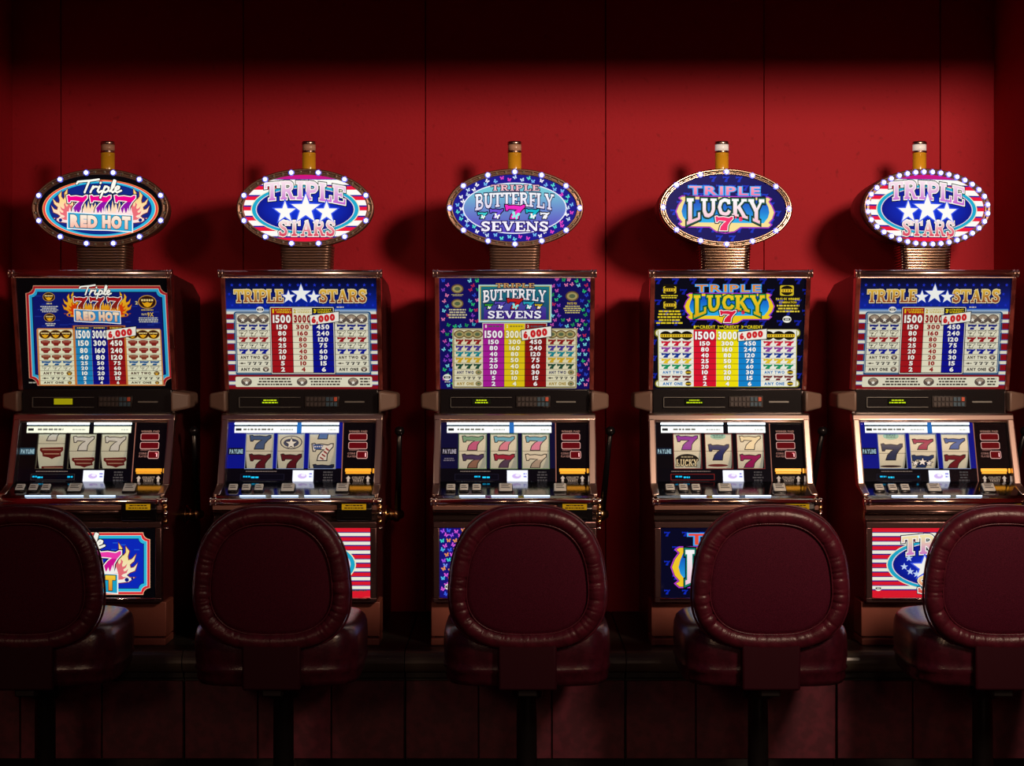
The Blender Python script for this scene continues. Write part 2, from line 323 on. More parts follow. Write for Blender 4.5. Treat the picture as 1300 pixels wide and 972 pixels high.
class Art:
    def __init__(s, to3d, k=1.0): s.to3d = to3d; s.k = k; s.V = []; s.F = []; s.C = []; s.maps = []; s.lift = 0
    def _col(s, col, x, y):
        c = col(x, y) if callable(col) else col
        return rgb(c[0], c[1], c[2], s.k * (c[3] if len(c) > 3 else 1.0))
    def raw(s, vs, fs, col, layer):
        b = len(s.V)
        for x, y in vs:
            s.C.append(s._col(col, x, y))
            for m in reversed(s.maps): x, y = m(x, y)
            s.V.append(s.to3d(x, y, layer + s.lift))
        for f in fs: s.F.append(tuple(b + i for i in f))
    def push(s, src, dst, lift=0):
        ax = (dst[2] - dst[0]) / (src[2] - src[0]); ay = (dst[3] - dst[1]) / (src[3] - src[1])
        s.maps.append(lambda x, y: (dst[0] + (x - src[0]) * ax, dst[1] + (y - src[1]) * ay)); s.lift += lift
    def push_fn(s, fn): s.maps.append(fn)
    def pop(s, lift=0): s.maps.pop(); s.lift -= lift
    def poly(s, pts, col, layer=1): s.raw(pts, [tuple(range(len(pts)))], col, layer)
    def rect(s, x0, y0, x1, y1, col, layer=1): s.poly([(x0, y0), (x1, y0), (x1, y1), (x0, y1)], col, layer)
    def band(s, x0, y0, x1, y1, col, layer=1, n=8):
        """a rectangle in slices, for gradients and curved reels"""
        for i in range(n):
            a, b = y0 + (y1 - y0) * i / n, y0 + (y1 - y0) * (i + 1) / n
            s.rect(x0, a, x1, b, col, layer)
    def ellipse(s, cx, cy, a, b, col, layer=1, n=48):
        pts = ell_pts(cx, cy, a, b, n)
        if callable(col): s.raw([(cx, cy)] + pts, [(0, 1 + i, 1 + (i + 1) % n) for i in range(n)], col, layer)
        else: s.poly(pts, col, layer)
    def star(s, cx, cy, r, col, layer=1, out=None, g=0):
        p = star_pts(cx, cy, r)
        if out: s.poly(grow_poly(p, g), out, layer - 1)
        s.poly(p, col, layer)
    def shape(s, pts, box, col, layer, outs=()):
        x0, y0, x1, y1 = box
        p = [(x0 + (x1 - x0) * a, y0 + (y1 - y0) * b) for a, b in pts]
        for i, (c, g) in enumerate(outs): s.poly(grow_poly(p, g), c, layer - 1 - i)
        s.poly(p, col, layer)
    def seven(s, box, col, layer=3, outs=(), low=None):
        s.shape(SEVEN, box, col, layer, outs)
        if low:     # a second colour in the foot of the figure
            x0, y0, x1, y1 = box
            p = [(.84, .38), (.71, .64), (.68, 1), (.25, 1), (.31, .72), (.47, .49), (.58, .40)]
            s.poly([(x0 + (x1 - x0) * a, y0 + (y1 - y0) * b) for a, b in p], low, layer + 1)
    def strokes(s, lines, wd, col, layer, close=True):
        for pts in lines:
            for i in range(len(pts) - 1):
                a, b = Vector(pts[i]), Vector(pts[i + 1]); d = (b - a)
                if d.length < 1e-9: continue
                d.normalize(); nn = Vector((-d.y, d.x)) * wd / 2
                s.poly([tuple(a - nn), tuple(b - nn), tuple(b + nn), tuple(a + nn)], col, layer)
            for q in pts:
                s.poly(ell_pts(q[0], q[1], wd / 2, wd / 2, 8), col, layer)
    def slab(s, text, box, col, layer=3, outs=(), gap=.06, warp=None):
        """heavy lettering with square feet; outs = ((colour, grow), ...) in letter heights"""
        total = sum(SLAB[c][0] if c != ' ' else .5 for c in text) + gap * (len(text) - 1)
        x0, y0, x1, y1 = box; sx = (x1 - x0) / total; sy = y1 - y0
        passes = [(c, g, layer - 1 - i) for i, (c, g) in enumerate(outs)] + [(col, 0, layer)]
        for c, g, ly in passes:
            x = 0
            for ch in text:
                if ch == ' ': x += .5 + gap; continue
                wd, lines = SLAB[ch]
                polys = []
                for pts, t in lines:
                    for i in range(len(pts) - 1):
                        a, b = Vector(pts[i]), Vector(pts[i + 1]); d = (b - a).normalized(); nn = Vector((-d.y, d.x)) * (t / 2 + g)
                        ea = a - d * (g if i == 0 else 0); eb = b + d * (g if i == len(pts) - 2 else 0)
                        polys.append([tuple(ea - nn), tuple(eb - nn), tuple(eb + nn), tuple(ea + nn)])
                        if i: polys.append(ell_pts(a.x, a.y, t / 2 + g, t / 2 + g, 8))
                for p in polys:
                    q = [(x0 + (x + px) * sx, y0 + py * sy) for px, py in p]
                    if warp: q = [warp(*z) for z in q]
                    s.poly(q, c, ly)
                x += wd + gap
    def sans(s, text, box, col, layer=3, out=None, bold=.022, gap=.08, shear=0.0, og=None):
        x0, y0, x1, y1 = box
        items = []; x = 0; ymin, ymax = 1e9, -1e9
        for ch in text:
            if ch == ' ': x += .35; continue
            vs, _ = GLY[(ch, bold)]
            a = min(v[0] for v in vs); b = max(v[0] for v in vs)
            items.append((ch, x - a)); x += b - a + gap
            if ch != ',':
                ymin = min(ymin, min(v[1] for v in vs)); ymax = max(ymax, max(v[1] for v in vs))
        x -= gap
        sx = (x1 - x0) / x; sy = (y1 - y0) / (ymax - ymin)
        for off, c, ly in (((og or (.055 if bold < .05 else .12), out, layer - 1),) if out else ()) + ((bold, col, layer),):
            for ch, dx in items:
                vs, fs = GLY[(ch, off)]
                s.raw([(x0 + (vx + dx) * sx - shear * (y0 + (vy - ymin) * sy - y1), y0 + (vy - ymin) * sy) for vx, vy in vs], fs, c, ly)
    def script(s, box, col, layer=4, outs=()):
        x0, y0, x1, y1 = box; sx = (x1 - x0) / 2.6; sy = (y1 - y0) / 1.44
        L = [[(x0 + a * sx, y0 + (b + .04) * sy) for a, b in ln] for ln in SCRIPT]
        wd = .155 * sy
        for i, (c, g) in enumerate(outs): s.strokes(L, wd + 2 * g, c, layer - 1 - i)
        s.strokes(L, wd, col, layer)
    def lines(s, x0, y0, x1, y1, n, col, layer=3, rnd=None):
        """small print too fine to read: rows of dashes"""
        r = rnd or R_; h = (y1 - y0) / n
        for i in range(n):
            wd = (x1 - x0) * r.uniform(.72, 1); cx = (x0 + x1) / 2; x = cx - wd / 2
            while x < cx + wd / 2:
                q = min(r.uniform(.5, 1.6) * h, cx + wd / 2 - x)
                s.rect(x, y0 + i * h + .18 * h, x + q, y0 + i * h + .72 * h, col, layer); x += q + .25 * h
    def butterfly(s, cx, cy, r, col, layer=2, rot=0.0):
        ca, sa = math.cos(rot), math.sin(rot)
        for sg in (-1, 1):
            for p in ([(0, .05), (.35, -.75), (.95, -.80), (.85, -.15), (.15, .15)], [(0, .0), (.55, .05), (.75, .45), (.40, .85), (.08, .45)]):
                s.poly([(cx + r * (sg * a * ca - b * sa), cy + r * (sg * a * sa + b * ca)) for a, b in p], col, layer)
    def build(s, name, mat, parent, loc=(0, 0, 0)):
        me = bpy.data.meshes.new(name); me.from_pydata(s.V, [], s.F); me.materials.append(mat)
        at = me.attributes.new('ink', 'FLOAT_COLOR', 'POINT')
        at.data.foreach_set('color', [q for c in s.C for q in c])
        me.update()
        return link(name, me, parent, loc)
    def build_reel(s, name, mat, parent, radius, k, loc):
        """printed strip bent round a drum whose axis runs along X through loc"""
        bm = bmesh.new(); ink = bm.verts.layers.float_color.new('ink')
        vs = [bm.verts.new(p) for p in s.V]
        for v, c in zip(vs, s.C): v[ink] = c
        for f in s.F: bm.faces.new([vs[i] for i in f])
        for y in range(-50, 270, 12):
            bmesh.ops.bisect_plane(bm, geom=bm.verts[:] + bm.edges[:] + bm.faces[:], plane_co=(0, y + .37, 0), plane_no=(0, 1, 0))
        for v in bm.verts:
            x, y, l = v.co; q = (y - 105) * k / radius; r = radius + l * 6e-5
            v.co = ((x - 80) * k, -r * math.cos(q), -r * math.sin(q))
        me = bpy.data.meshes.new(name); bm.to_mesh(me); bm.free(); me.materials.append(mat)
        return link(name, me, parent, loc)
    def backing(s, pts, depth_fn):
        """the plate that carries the print: pts = its outline in print units"""
        n = len(pts); b = len(s.V)
        for x, y in pts:
            s.V.append(s.to3d(x, y, -1)); s.C.append((0, 0, 0, 1))
        for x, y in pts:
            s.V.append(depth_fn(s.to3d(x, y, -1))); s.C.append((0, 0, 0, 1))
        s.F.append(tuple(range(b, b + n))); s.F.append(tuple(range(b + 2 * n - 1, b + n - 1, -1)))
        for i in range(n):
            j = (i + 1) % n; s.F.append((b + i, b + j, b + n + j, b + n + i))
LAY = 1.2e-4

# ------------------------------------------------------------------ the emblems of the five games (units are free, each has its own box)
WHITE = (255, 252, 246); INK = (6, 6, 20)
def ellipse_stripes(a, A, B, bands, layer):
    for y0, y1, c in bands:
        y0 = max(-B, y0); y1 = min(B, y1)
        if y1 <= y0: continue
        ys = [y0 + (y1 - y0) * i / 5 for i in range(6)]
        xs = [A * math.sqrt(max(0, 1 - (y / B) ** 2)) for y in ys]
        a.poly([(-x, y) for x, y in zip(xs, ys)] + [(x, y) for x, y in zip(xs[::-1], ys[::-1])], c, layer)
def stripe_bands(B, lo, hi, pitch=65, off=-162):
    out = []
    for i in range(-6, 7):
        c = off + 162 + i * pitch - 32
        out += [(c - 15, c + 15, WHITE), (c + 15, c + 21, (30, 30, 150)), (c + 21, c + 44, (225, 20, 45)), (c + 44, c + 50, (30, 30, 150))]
    return out
def emblem_stars(a, pal):
    """centre 0,0; oval 332 x 155"""
    L = 3
    a.ellipse(0, 8, 336, 156, (250, 240, 200), L); a.ellipse(0, 8, 330, 151, (25, 170, 205), L + 1)
    a.ellipse(0, 8, 306, 136, (235, 215, 235), L + 2); a.ellipse(0, 8, 300, 132, (20, 30, 120), L + 3)
    a.ellipse(0, 8, 294, 128, (lambda x, y: (14, 56, 226) if abs(x) < 1 and abs(y - 8) < 1 else (7, 22, 140)), L + 4)
    arch = lambda x, y: (x, y + 22 * (x / 250) ** 2 + 12 * (x / 250))
    g = v_grad(pal[0], pal[1], -150, -40)
    a.slab('TRIPLE', (-250, -164, 250, -54), g, L + 8, ((WHITE, .05), (INK, .095)), warp=arch)
    for x, y, r in ((-125, 24, 70), (3, 4, 94), (132, 24, 70)):
        a.star(x, y, r, WHITE, L + 9, (60, 90, 235), 8)
    g = v_grad(pal[2], pal[3], 78, 170)
    a.slab('STARS', (-165, 76, 185, 172), g, L + 8, ((WHITE, .05), (INK, .095)))
def emblem_redhot(a, pal, dark=True):
    """units of the big oval: sevens from -275 to 290, plate below"""
    seven_c, seven_low, fl0, fl1, let0, let1, plate = pal
    for sg in (-1, 1):
        m = (lambda sg: (lambda x, y: (sg * x, y)))(sg)
        a.push_fn(m)
        a.shape(FLAME, (-405, -120, -225, 120), v_grad(fl0, fl1, -120, 120), 6, (((120, 20, 30), 6),))
        a.shape(FLAME, (-340, -40, -225, 100), (235, 110, 120) if fl0[2] > 60 else (215, 60, 10), 7)
        for x, y, r in ((-330, 98, 15), (-368, 90, 9)): a.ellipse(x, y, r, r, (10, 25, 120), 8, 12)
        a.pop()
    fl = []
    for i in range(41):
        x = -285 + 570 * i / 40; fl.append((x, (-50 if i % 2 else 12) + R_.uniform(-20, 20)))
    a.poly(fl + [(285, 60), (-285, 60)], v_grad(fl0, fl1, -70, 60), 6)
    for x0, x1 in ((-275, -110), (-88, 86), (116, 290)):
        a.seven((x0, -108, x1, 38), v_grad(seven_c, seven_c, 0, 1), 10, ((WHITE, 7), (INK, 14)), low=seven_low)
        for k in range(5):
            x = x0 + 25 + 28 * k; a.poly([(x - 16, 52), (x + R_.uniform(-5, 5), 2 + R_.uniform(-14, 14)), (x + 16, 52)], fl1, 12)
    q = [(-268, 36), (-60, 50), (60, 52), (262, 62), (262, 192), (60, 178), (-60, 176), (-268, 164)]
    a.poly(grow_poly(q, 8), WHITE, 12); a.poly(q, plate, 13)
    tilt = lambda x, y: (x, y + .045 * x)
    a.push_fn(tilt)
    a.sans('RED', (-250, 62, -24, 168), v_grad(let0, let1, 62, 168), 16, INK, .085, .03)
    a.sans('HOT', (14, 56, 250, 166), v_grad(let0, let1, 56, 166), 16, INK, .085, .03)
    a.pop()
    a.script((-195, -238, 172, -86), (255, 253, 240), 16, ((INK, 6),))
def emblem_lucky(a, pal):
    """zoom units of the oval, centre of the picture 597,510 -> box 280..905 x 370..660"""
    top0, top1, let0, let1, plate, rim, sevn = pal
    a.sans('TRIPLE', (362, 380, 813, 432), v_grad(top0, top1, 378, 434), 9, (70, 170, 250), .022, .16, og=.085)
    # scroll plate
    P = [(318, 446), (866, 446), (882, 455), (868, 470), (890, 500), (905, 537), (892, 575), (868, 602), (884, 614), (868, 628), (690, 628),
         (650, 655), (592, 664), (534, 655), (494, 628), (318, 628), (302, 614), (320, 602), (296, 575), (282, 537), (297, 500), (320, 470), (304, 455)]
    a.poly(grow_poly(P, 7), (190, 60, 215), 3); a.poly(grow_poly(P, 2), (20, 10, 60), 4); a.poly(P, plate, 5)
    Q = [(340, 462), (846, 462), (868, 505), (874, 537), (866, 568), (838, 604), (352, 604), (322, 568), (314, 537), (322, 505)]
    a.poly(Q, v_grad((10, 70, 190), (40, 180, 235), 462, 604), 6)
    def warp(x, y):
        t = (x - 592) / 250.0
        h = .66 + .42 * t * t
        return (x, 456 + (y - 456) * h)
    a.slab('LUCKY', (345, 456, 842, 610), v_grad(let0, let1, 460, 610), 12, ((rim, .055), (INK, .10)), gap=.03, warp=warp)
    a.seven((528, 564, 640, 652), sevn, 15, ((WHITE, 5), (INK, 11)))
    a.sans('s', (679, 566, 702, 594), sevn, 15, None, .085); a.poly([(655, 562), (666, 562), (661, 578), (655, 578)], sevn, 15)
def emblem_butterfly(a, pal, cols):
    """zoom units of the oval, box 350..840 x 362..655"""
    t0, b0, b1, s0 = pal
    a.slab('TRIPLE', (452, 366, 750, 402), t0, 8, (((30, 20, 60), .10),), gap=.14)
    arch = lambda x, y: (x, y + 34 * ((x - 596) / 245) ** 2 * (.4 + .6 * (y - 412) / 108))
    a.slab('BUTTERFLY', (352, 412, 840, 496), v_grad(b0, b1, 412, 520), 8, (((25, 20, 80), .07),), gap=.03, warp=arch)
    for (x0, y0, x1, y1), c in zip(((368, 535, 428, 574), (442, 514, 526, 574), (537, 488, 660, 576), (664, 514, 748, 574), (754, 535, 812, 574)), cols):
        a.seven((x0, y0, x1, y1), c, 11, ((INK, 6),))
        a.butterfly((x0 + x1) / 2 + 3, y1 - (y1 - y0) * .24, (x1 - x0) * .22, WHITE if y0 > 500 else (150, 240, 235), 13, .3)
    a.slab('SEVENS', (388, 592, 806, 652), s0, 8, (((40, 20, 110), .10),), gap=.06)

# ------------------------------------------------------------------ pay glasses (units: the photograph enlarged 6.27 times)
NUM = [('1500', '3000', ''), ('150', '300', '450'), ('80', '160', '240'), ('40', '80', '120'), ('25', '50', '75'),
       ('20', '40', '60'), ('10', '20', '30'), ('5', '10', '15'), ('2', '4', '6')]
def num_width(t, h): return sum(.34 if c == '1' else .62 for c in t) * h * 1.12
def pay_columns(a, cols, rows, heads, numc, outc):
    for (x0, x1), c in zip(cols[0], cols[1]):
        a.rect(x0, heads[0], x1, rows[-1], c, 5)
    for y in rows[1:-1]: a.rect(cols[0][0][0], y - 1.6, cols[0][2][1], y + 1.6, (20, 14, 20), 7)
    for r in range(9):
        y0, y1 = rows[r], rows[r + 1]
        for k in range(3):
            t = NUM[r][k]
            if not t: continue
            x0, x1 = cols[0][k]; cx = (x0 + x1) / 2; h = (y1 - y0) * (.84 if r == 0 else .74)
            wd = (x1 - x0) * .86 if r == 0 else min((x1 - x0) * .80, num_width(t, h) * (1.0 if y1 - y0 < 56 else .8) * 1.25)
            a.sans(t, (cx - wd / 2, (y0 + y1) / 2 - h / 2, cx + wd / 2, (y0 + y1) / 2 + h / 2), numc[k], 9, outc[k], .038 if outc[k] else .055, .10, 0.0, .075)
def sticker(a, q, col=(240, 236, 222), ink=(205, 30, 35)):
    a.poly(grow_poly(q, 6), (10, 8, 10), 13); a.poly(q, col, 14)
    (x0, y0), (x1, y1), (x2, y2), (x3, y3) = q
    def m(u, v): return (x0 + (x1 - x0) * u + (x3 - x0) * v, y0 + (y1 - y0) * u + (y3 - y0) * v)
    a.push_fn(m); a.sans('6', (.05, .11, .20, .88), ink, 16, None, .085); a.sans('000', (.29, .11, .86, .88), ink, 16, None, .085, .05); a.poly([(.215, .72), (.265, .72), (.255, 1.0), (.205, 1.0)], ink, 16); a.pop()
def side_table(a, x0, x1, rows, cream, line, syms, any_col, ring):
    a.rect(x0, rows[0], x1, rows[-1], cream, 5)
    for y in rows[1:-1]: a.rect(x0, y - 1.4, x1, y + 1.4, line, 6)
    wd = x1 - x0
    for r in range(9):
        y0, y1 = rows[r], rows[r + 1]; cy = (y0 + y1) / 2; h = (y1 - y0)
        kind, col = syms[r]
        if kind == 'any':
            a.sans('ANY TWO' if r == 6 else 'ANY ONE', (x0 + .09 * wd, cy - .27 * h, x0 + .68 * wd, cy + .27 * h), col, 8, None, .055, .13)
            ring(a, x0 + .85 * wd, cy, .40 * h)
            continue
        if kind == 'mix':
            for i, q in enumerate(((.18, 'd'), (.36, 's'), (.52, 's'), (.68, 's'), (.88, 's'))):
                if q[1] == 'd': a.rect(x0 + .06 * wd, cy - 3, x0 + .24 * wd, cy + 3, (70, 60, 50), 8); a.ellipse(x0 + .13 * wd, cy, 8, 8, (70, 60, 50), 8, 8)
                else: a.seven((x0 + (q[0] - .06) * wd, cy - .26 * h, x0 + (q[0] + .06) * wd, cy + .26 * h), (col, (60, 60, 60))[i % 2], 8)
            continue
        for k in range(3):
            cx = x0 + wd * (.19 + .31 * k)
            if kind == 'ring': ring(a, cx, cy, min(.46 * h, .15 * wd))
            elif kind == 'bars':
                b = .14 * wd; n = 3 - (r - 1)
                a.poly([(cx - b, cy - .30 * h), (cx - b * .3, cy - .38 * h), (cx + b * .3, cy - .38 * h), (cx + b, cy - .30 * h), (cx + b * .94, cy + .04 * h), (cx + b * .62, cy + .10 * h), (cx + b * .4, cy + .36 * h), (cx - b * .4, cy + .36 * h), (cx - b * .62, cy + .10 * h), (cx - b * .94, cy + .04 * h)], col, 8)
                a.rect(cx - b * .7, cy - .20 * h, cx + b * .7, cy - .13 * h, (190, 130, 100), 9)
            elif kind == 'open':
                a.seven((cx - .11 * wd, cy - .38 * h, cx + .11 * wd, cy + .38 * h), (235, 230, 200), 9, ((col, 4.2),))
            else:
                a.seven((cx - .125 * wd, cy - .36 * h, cx + .125 * wd, cy + .36 * h), col, 8, ((col, 2.6),))
                if kind == 'seven2': a.rect(cx - .1 * wd, cy - .02 * h, cx + .09 * wd, cy + .07 * h, (225, 220, 195), 9)
def ring_star(a, x, y, r):
    a.ellipse(x, y, r * 1.28, r, (92, 78, 70), 8, 20); a.ellipse(x, y - r * .35, r * .95, r * .42, (160, 140, 120), 9, 14)
    a.star(x, y + r * .22, r * .55, (245, 240, 225), 10)
def ring_gold(a, x, y, r):
    a.ellipse(x, y, r * 1.32, r * 1.02, (190, 140, 50), 7.5, 20); a.ellipse(x, y, r * 1.2, r * .9, (46, 18, 14), 8, 20)
    for q in (-.72, -.36, 0, .36, .72): a.rect(x + (q - .14) * r, y - r * .42, x + (q + .13) * r, y - r * .12, (235, 205, 130), 9)
    a.poly([(x - r * .8, y + r * .02), (x - r * .45, y + r * .16), (x, y + r * .02), (x + r * .45, y + r * .16), (x + r * .8, y + r * .02), (x + r * .42, y + r * .62), (x, y + r * .80), (x - r * .42, y + r * .62)], (230, 165, 24), 9)
def ring_green(a, x, y, r):
    a.ellipse(x, y, r * 1.3, r, (105, 80, 45), 8, 20); a.ellipse(x, y, r * 1.05, r * .76, (165, 150, 95), 9, 18); a.ellipse(x, y, r * .62, r * .42, (85, 100, 70), 10, 14)
def ring_lucky(a, x, y, r):
    a.ellipse(x, y, r * 1.3, r, (18, 14, 10), 8, 20); a.rect(x - r * 1.25, y - r * .3, x + r * 1.25, y + r * .36, (225, 185, 40), 9)
    for q in (-.8, -.3, .2, .7): a.rect(x + (q - .07) * r, y - r * .2, x + (q + .09) * r, y + r * .26, (30, 22, 10), 10)
def maker_mark(a, x, y, r):
    a.ellipse(x, y, r * 1.25, r, (235, 232, 220), 9, 18); a.rect(x - r, y - r * .34, x + r, y + r * .34, (8, 8, 12), 10); a.rect(x - r * .6, y - r * .16, x + r * .6, y + r * .16, (200, 200, 195), 11)
def hdr(a, x0, x1, y0, y1, n, c):
    t = ('1', '2', '3')[n]; sfx = ('st', 'nd', 'rd')[n]; wd = x1 - x0; h = y1 - y0
    a.sans(t, (x0 + .06 * wd, y0 + .1 * h, x0 + .13 * wd + (.05 * wd if n else 0), y1 - .05 * h), c, 8, None, .055)
    a.sans(sfx, (x0 + .19 * wd, y0 + .1 * h, x0 + .31 * wd, y0 + .42 * h), c, 8)
    a.sans('CREDIT', (x0 + .34 * wd, y0 + .08 * h, x0 + .95 * wd, y0 + .46 * h), c, 8)
    a.sans('WINNERS', (x0 + .24 * wd, y0 + .56 * h, x0 + .97 * wd, y0 + .95 * h), c, 8)

def pay_stars(a):
    a.band(0, 40, 1200, 320, v_grad((2, 4, 26), (8, 34, 150), 52, 250), 0)
    a.rect(0, 318, 1200, 960, (135, 14, 24), 0)
    for i in range(18):
        for j, y in enumerate((108, 180, 268)):
            a.star(50 + 65 * i - (22 if j == 1 else 0), y, 15, (22, 44, 190) if j != 0 else (30, 50, 200), 1)
    a.band(5, 296, 1178, 338, v_grad((20, 90, 190), (230, 228, 210), 296, 322), 1, 4)
    for y in (380, 463, 545, 630, 713, 796, 878):
        for x0, x1 in ((0, 66), (1128, 1192)):
            a.rect(x0, y - 4, x1, y + 33, (30, 55, 140), 2); a.rect(x0, y + 3, x1, y + 27, (225, 222, 200), 3)
    a.poly(round_rect(58, 318, 1137, 826, 22), (28, 78, 122), 3)
    a.poly(round_rect(70, 328, 1122, 812, 14), (190, 196, 190), 4)
    a.poly(round_rect(74, 332, 1118, 808, 12), (28, 78, 122), 4.4)
    rows = [338, 415, 467, 517, 565, 613, 661, 709, 757, 806]
    syms = [('ring', 0), ('seven2', (16, 28, 120)), ('open', (90, 80, 70)), ('seven', (150, 16, 26)), ('open', (60, 60, 60)), ('seven', (12, 24, 140)),
            ('any', (60, 40, 30)), ('mix', (30, 30, 40)), ('any', (40, 30, 30))]
    for x0, x1 in ((80, 340), (852, 1112)):
        side_table(a, x0, x1, rows, (226, 221, 196), (70, 64, 50), syms, None, ring_star)
    a.poly(round_rect(338, 276, 852, 824, 12), (12, 8, 12), 4.6); a.poly(round_rect(344, 282, 846, 818, 8), (222, 216, 205), 4.7); a.rect(350, 288, 840, 812, (12, 8, 12), 4.8)
    cols = ([(354, 517), (520, 674), (677, 837)], [(165, 18, 26), (232, 226, 196), (8, 14, 140)])
    pay_columns(a, cols, rows, (290,), [(250, 246, 236), (150, 14, 22), (250, 246, 240)], [(40, 8, 10), None, (6, 8, 50)])
    a.rect(677, 290, 837, 334, (14, 12, 20), 5.5)
    for k, (x0, x1) in enumerate(cols[0]): hdr(a, x0, x1, 294, 333, k, (235, 205, 20) if k != 1 else (190, 165, 20))
    sticker(a, [(656, 350), (884, 320), (884, 396), (660, 424)])
    a.poly(round_rect(60, 842, 1134, 924, 10), (228, 222, 196), 4)
    for x in (146, 583, 985): ring_star(a, x, 882, 33)
    for x0, x1 in ((218, 520), (634, 900), (1034, 1120)):
        a.lines(x0, 848, x1, 916, 3, (60, 52, 44), 6)
    g = v_grad((232, 190, 60), (140, 60, 36), 145, 245)
    a.slab('TRIPLE', (66, 146, 452, 244), g, 8, (((235, 215, 170), .07), ((6, 6, 26), .13)), gap=.03)
    a.slab('STARS', (734, 146, 1106, 244), g, 8, (((235, 215, 170), .07), ((6, 6, 26), .13)), gap=.03)
    for x, y, r in ((493, 202, 54), (593, 178, 80), (692, 202, 54)): a.star(x, y, r, (250, 250, 245), 10, (20, 60, 190), 6)
    maker_mark(a, 268, 302, 24); a.lines(868, 276, 926, 292, 1, (210, 205, 190), 6)
def pay_butterfly(a):
    a.rect(0, 0, 1260, 980, (16, 12, 92), 0)
    pal = [(40, 190, 110), (190, 40, 80), (60, 170, 190), (200, 80, 170), (40, 70, 200), (130, 60, 190), (30, 150, 80), (225, 120, 170), (120, 210, 225)]
    rr = random.Random(21); y = 62; k = 0
    while y < 930:
        off = 26 if k % 2 else 0
        for x in range(90 + off, 1235, 52):
            if (170 < x < 1130 and y > 440) or (350 < x < 945) or (x < 290 and 130 < x and y < 385) or (1020 < x < 1180 and 130 < y < 350): continue
            a.butterfly(x + rr.uniform(-9, 9), y + rr.uniform(-9, 9), 16.5, rr.choice(pal), 1, rr.uniform(-.7, .7))
        y += 40; k += 1
    for x, y in ((195, 130), (195, 248)): ring_green(a, x, y, 37)
    ring_green(a, 1098, 188, 40)
    a.lines(148, 172, 242, 190, 2, (190, 175, 110), 4); a.lines(118, 288, 272, 370, 4, (205, 195, 150), 4); a.lines(1030, 262, 1172, 330, 4, (205, 190, 110), 4)
    a.sans('PAYS 9X', (1060, 238, 1136, 256), (235, 200, 40), 5)
    # title panel
    a.rect(362, 98, 936, 398, (180, 225, 220), 3); a.rect(372, 106, 926, 384, (190, 175, 80), 3.4)
    a.band(380, 112, 918, 378, v_grad((24, 120, 130), (30, 60, 110), 112, 378), 4)
    a.poly([(404, 372), (404, 280)] + [(404 + 490 * i / 20, 280 - 62 * math.sin(PI * i / 20)) for i in range(21)] + [(894, 372)], v_grad((70, 80, 170), (70, 30, 140), 230, 372), 5)
    a.push((350, 362, 840, 655), (394, 82, 892, 368), 3)
    emblem_butterfly(a, ((205, 150, 90), (255, 255, 255), (240, 232, 235), (250, 246, 255)), [(60, 170, 50), (90, 70, 180), (190, 26, 30), (40, 165, 190), (225, 190, 40)])
    a.pop(3)
    rows = [458, 530, 580, 630, 677, 727, 778, 826, 870, 918]
    a.poly(round_rect(156, 448, 1140, 932, 6), (200, 188, 130), 4); a.rect(163, 455, 1133, 925, (60, 40, 40), 4.3)
    syms = [('ring', 0), ('seven', (140, 24, 26)), ('seven', (70, 50, 140)), ('seven', (20, 130, 140)), ('seven', (205, 165, 30)), ('seven', (26, 70, 50)),
            ('any', (24, 22, 90)), ('mix', (30, 30, 40)), ('any', (165, 130, 20))]
    for x0, x1 in ((168, 396), (898, 1130)): side_table(a, x0, x1, rows, (224, 216, 180), (80, 66, 40), syms, None, ring_green)
    a.rect(388, 398, 906, 925, (20, 10, 14), 4.5); a.rect(392, 402, 902, 458, (205, 198, 190), 4.7)
    cols = ([(398, 563), (566, 727), (730, 896)], [(168, 26, 150), (228, 198, 20), (140, 16, 18)])
    pay_columns(a, cols, rows, (408,), [(252, 246, 250), (252, 248, 215), (252, 244, 240)], [(60, 8, 56), (120, 96, 8), (50, 6, 6)])
    for k, (x0, x1) in enumerate(cols[0]): a.lines(x0 + 34, 420, x1 - 10, 442, 1, (90, 80, 90) if k != 1 else (150, 130, 40), 8); a.sans('123'[k], (x0 + 16, 418, x0 + 28, 442), (240, 230, 215), 8)
    sticker(a, [(700, 462), (934, 430), (936, 510), (706, 542)])
    maker_mark(a, 112, 842, 26); a.lines(86, 872, 146, 888, 1, (200, 196, 190), 6)
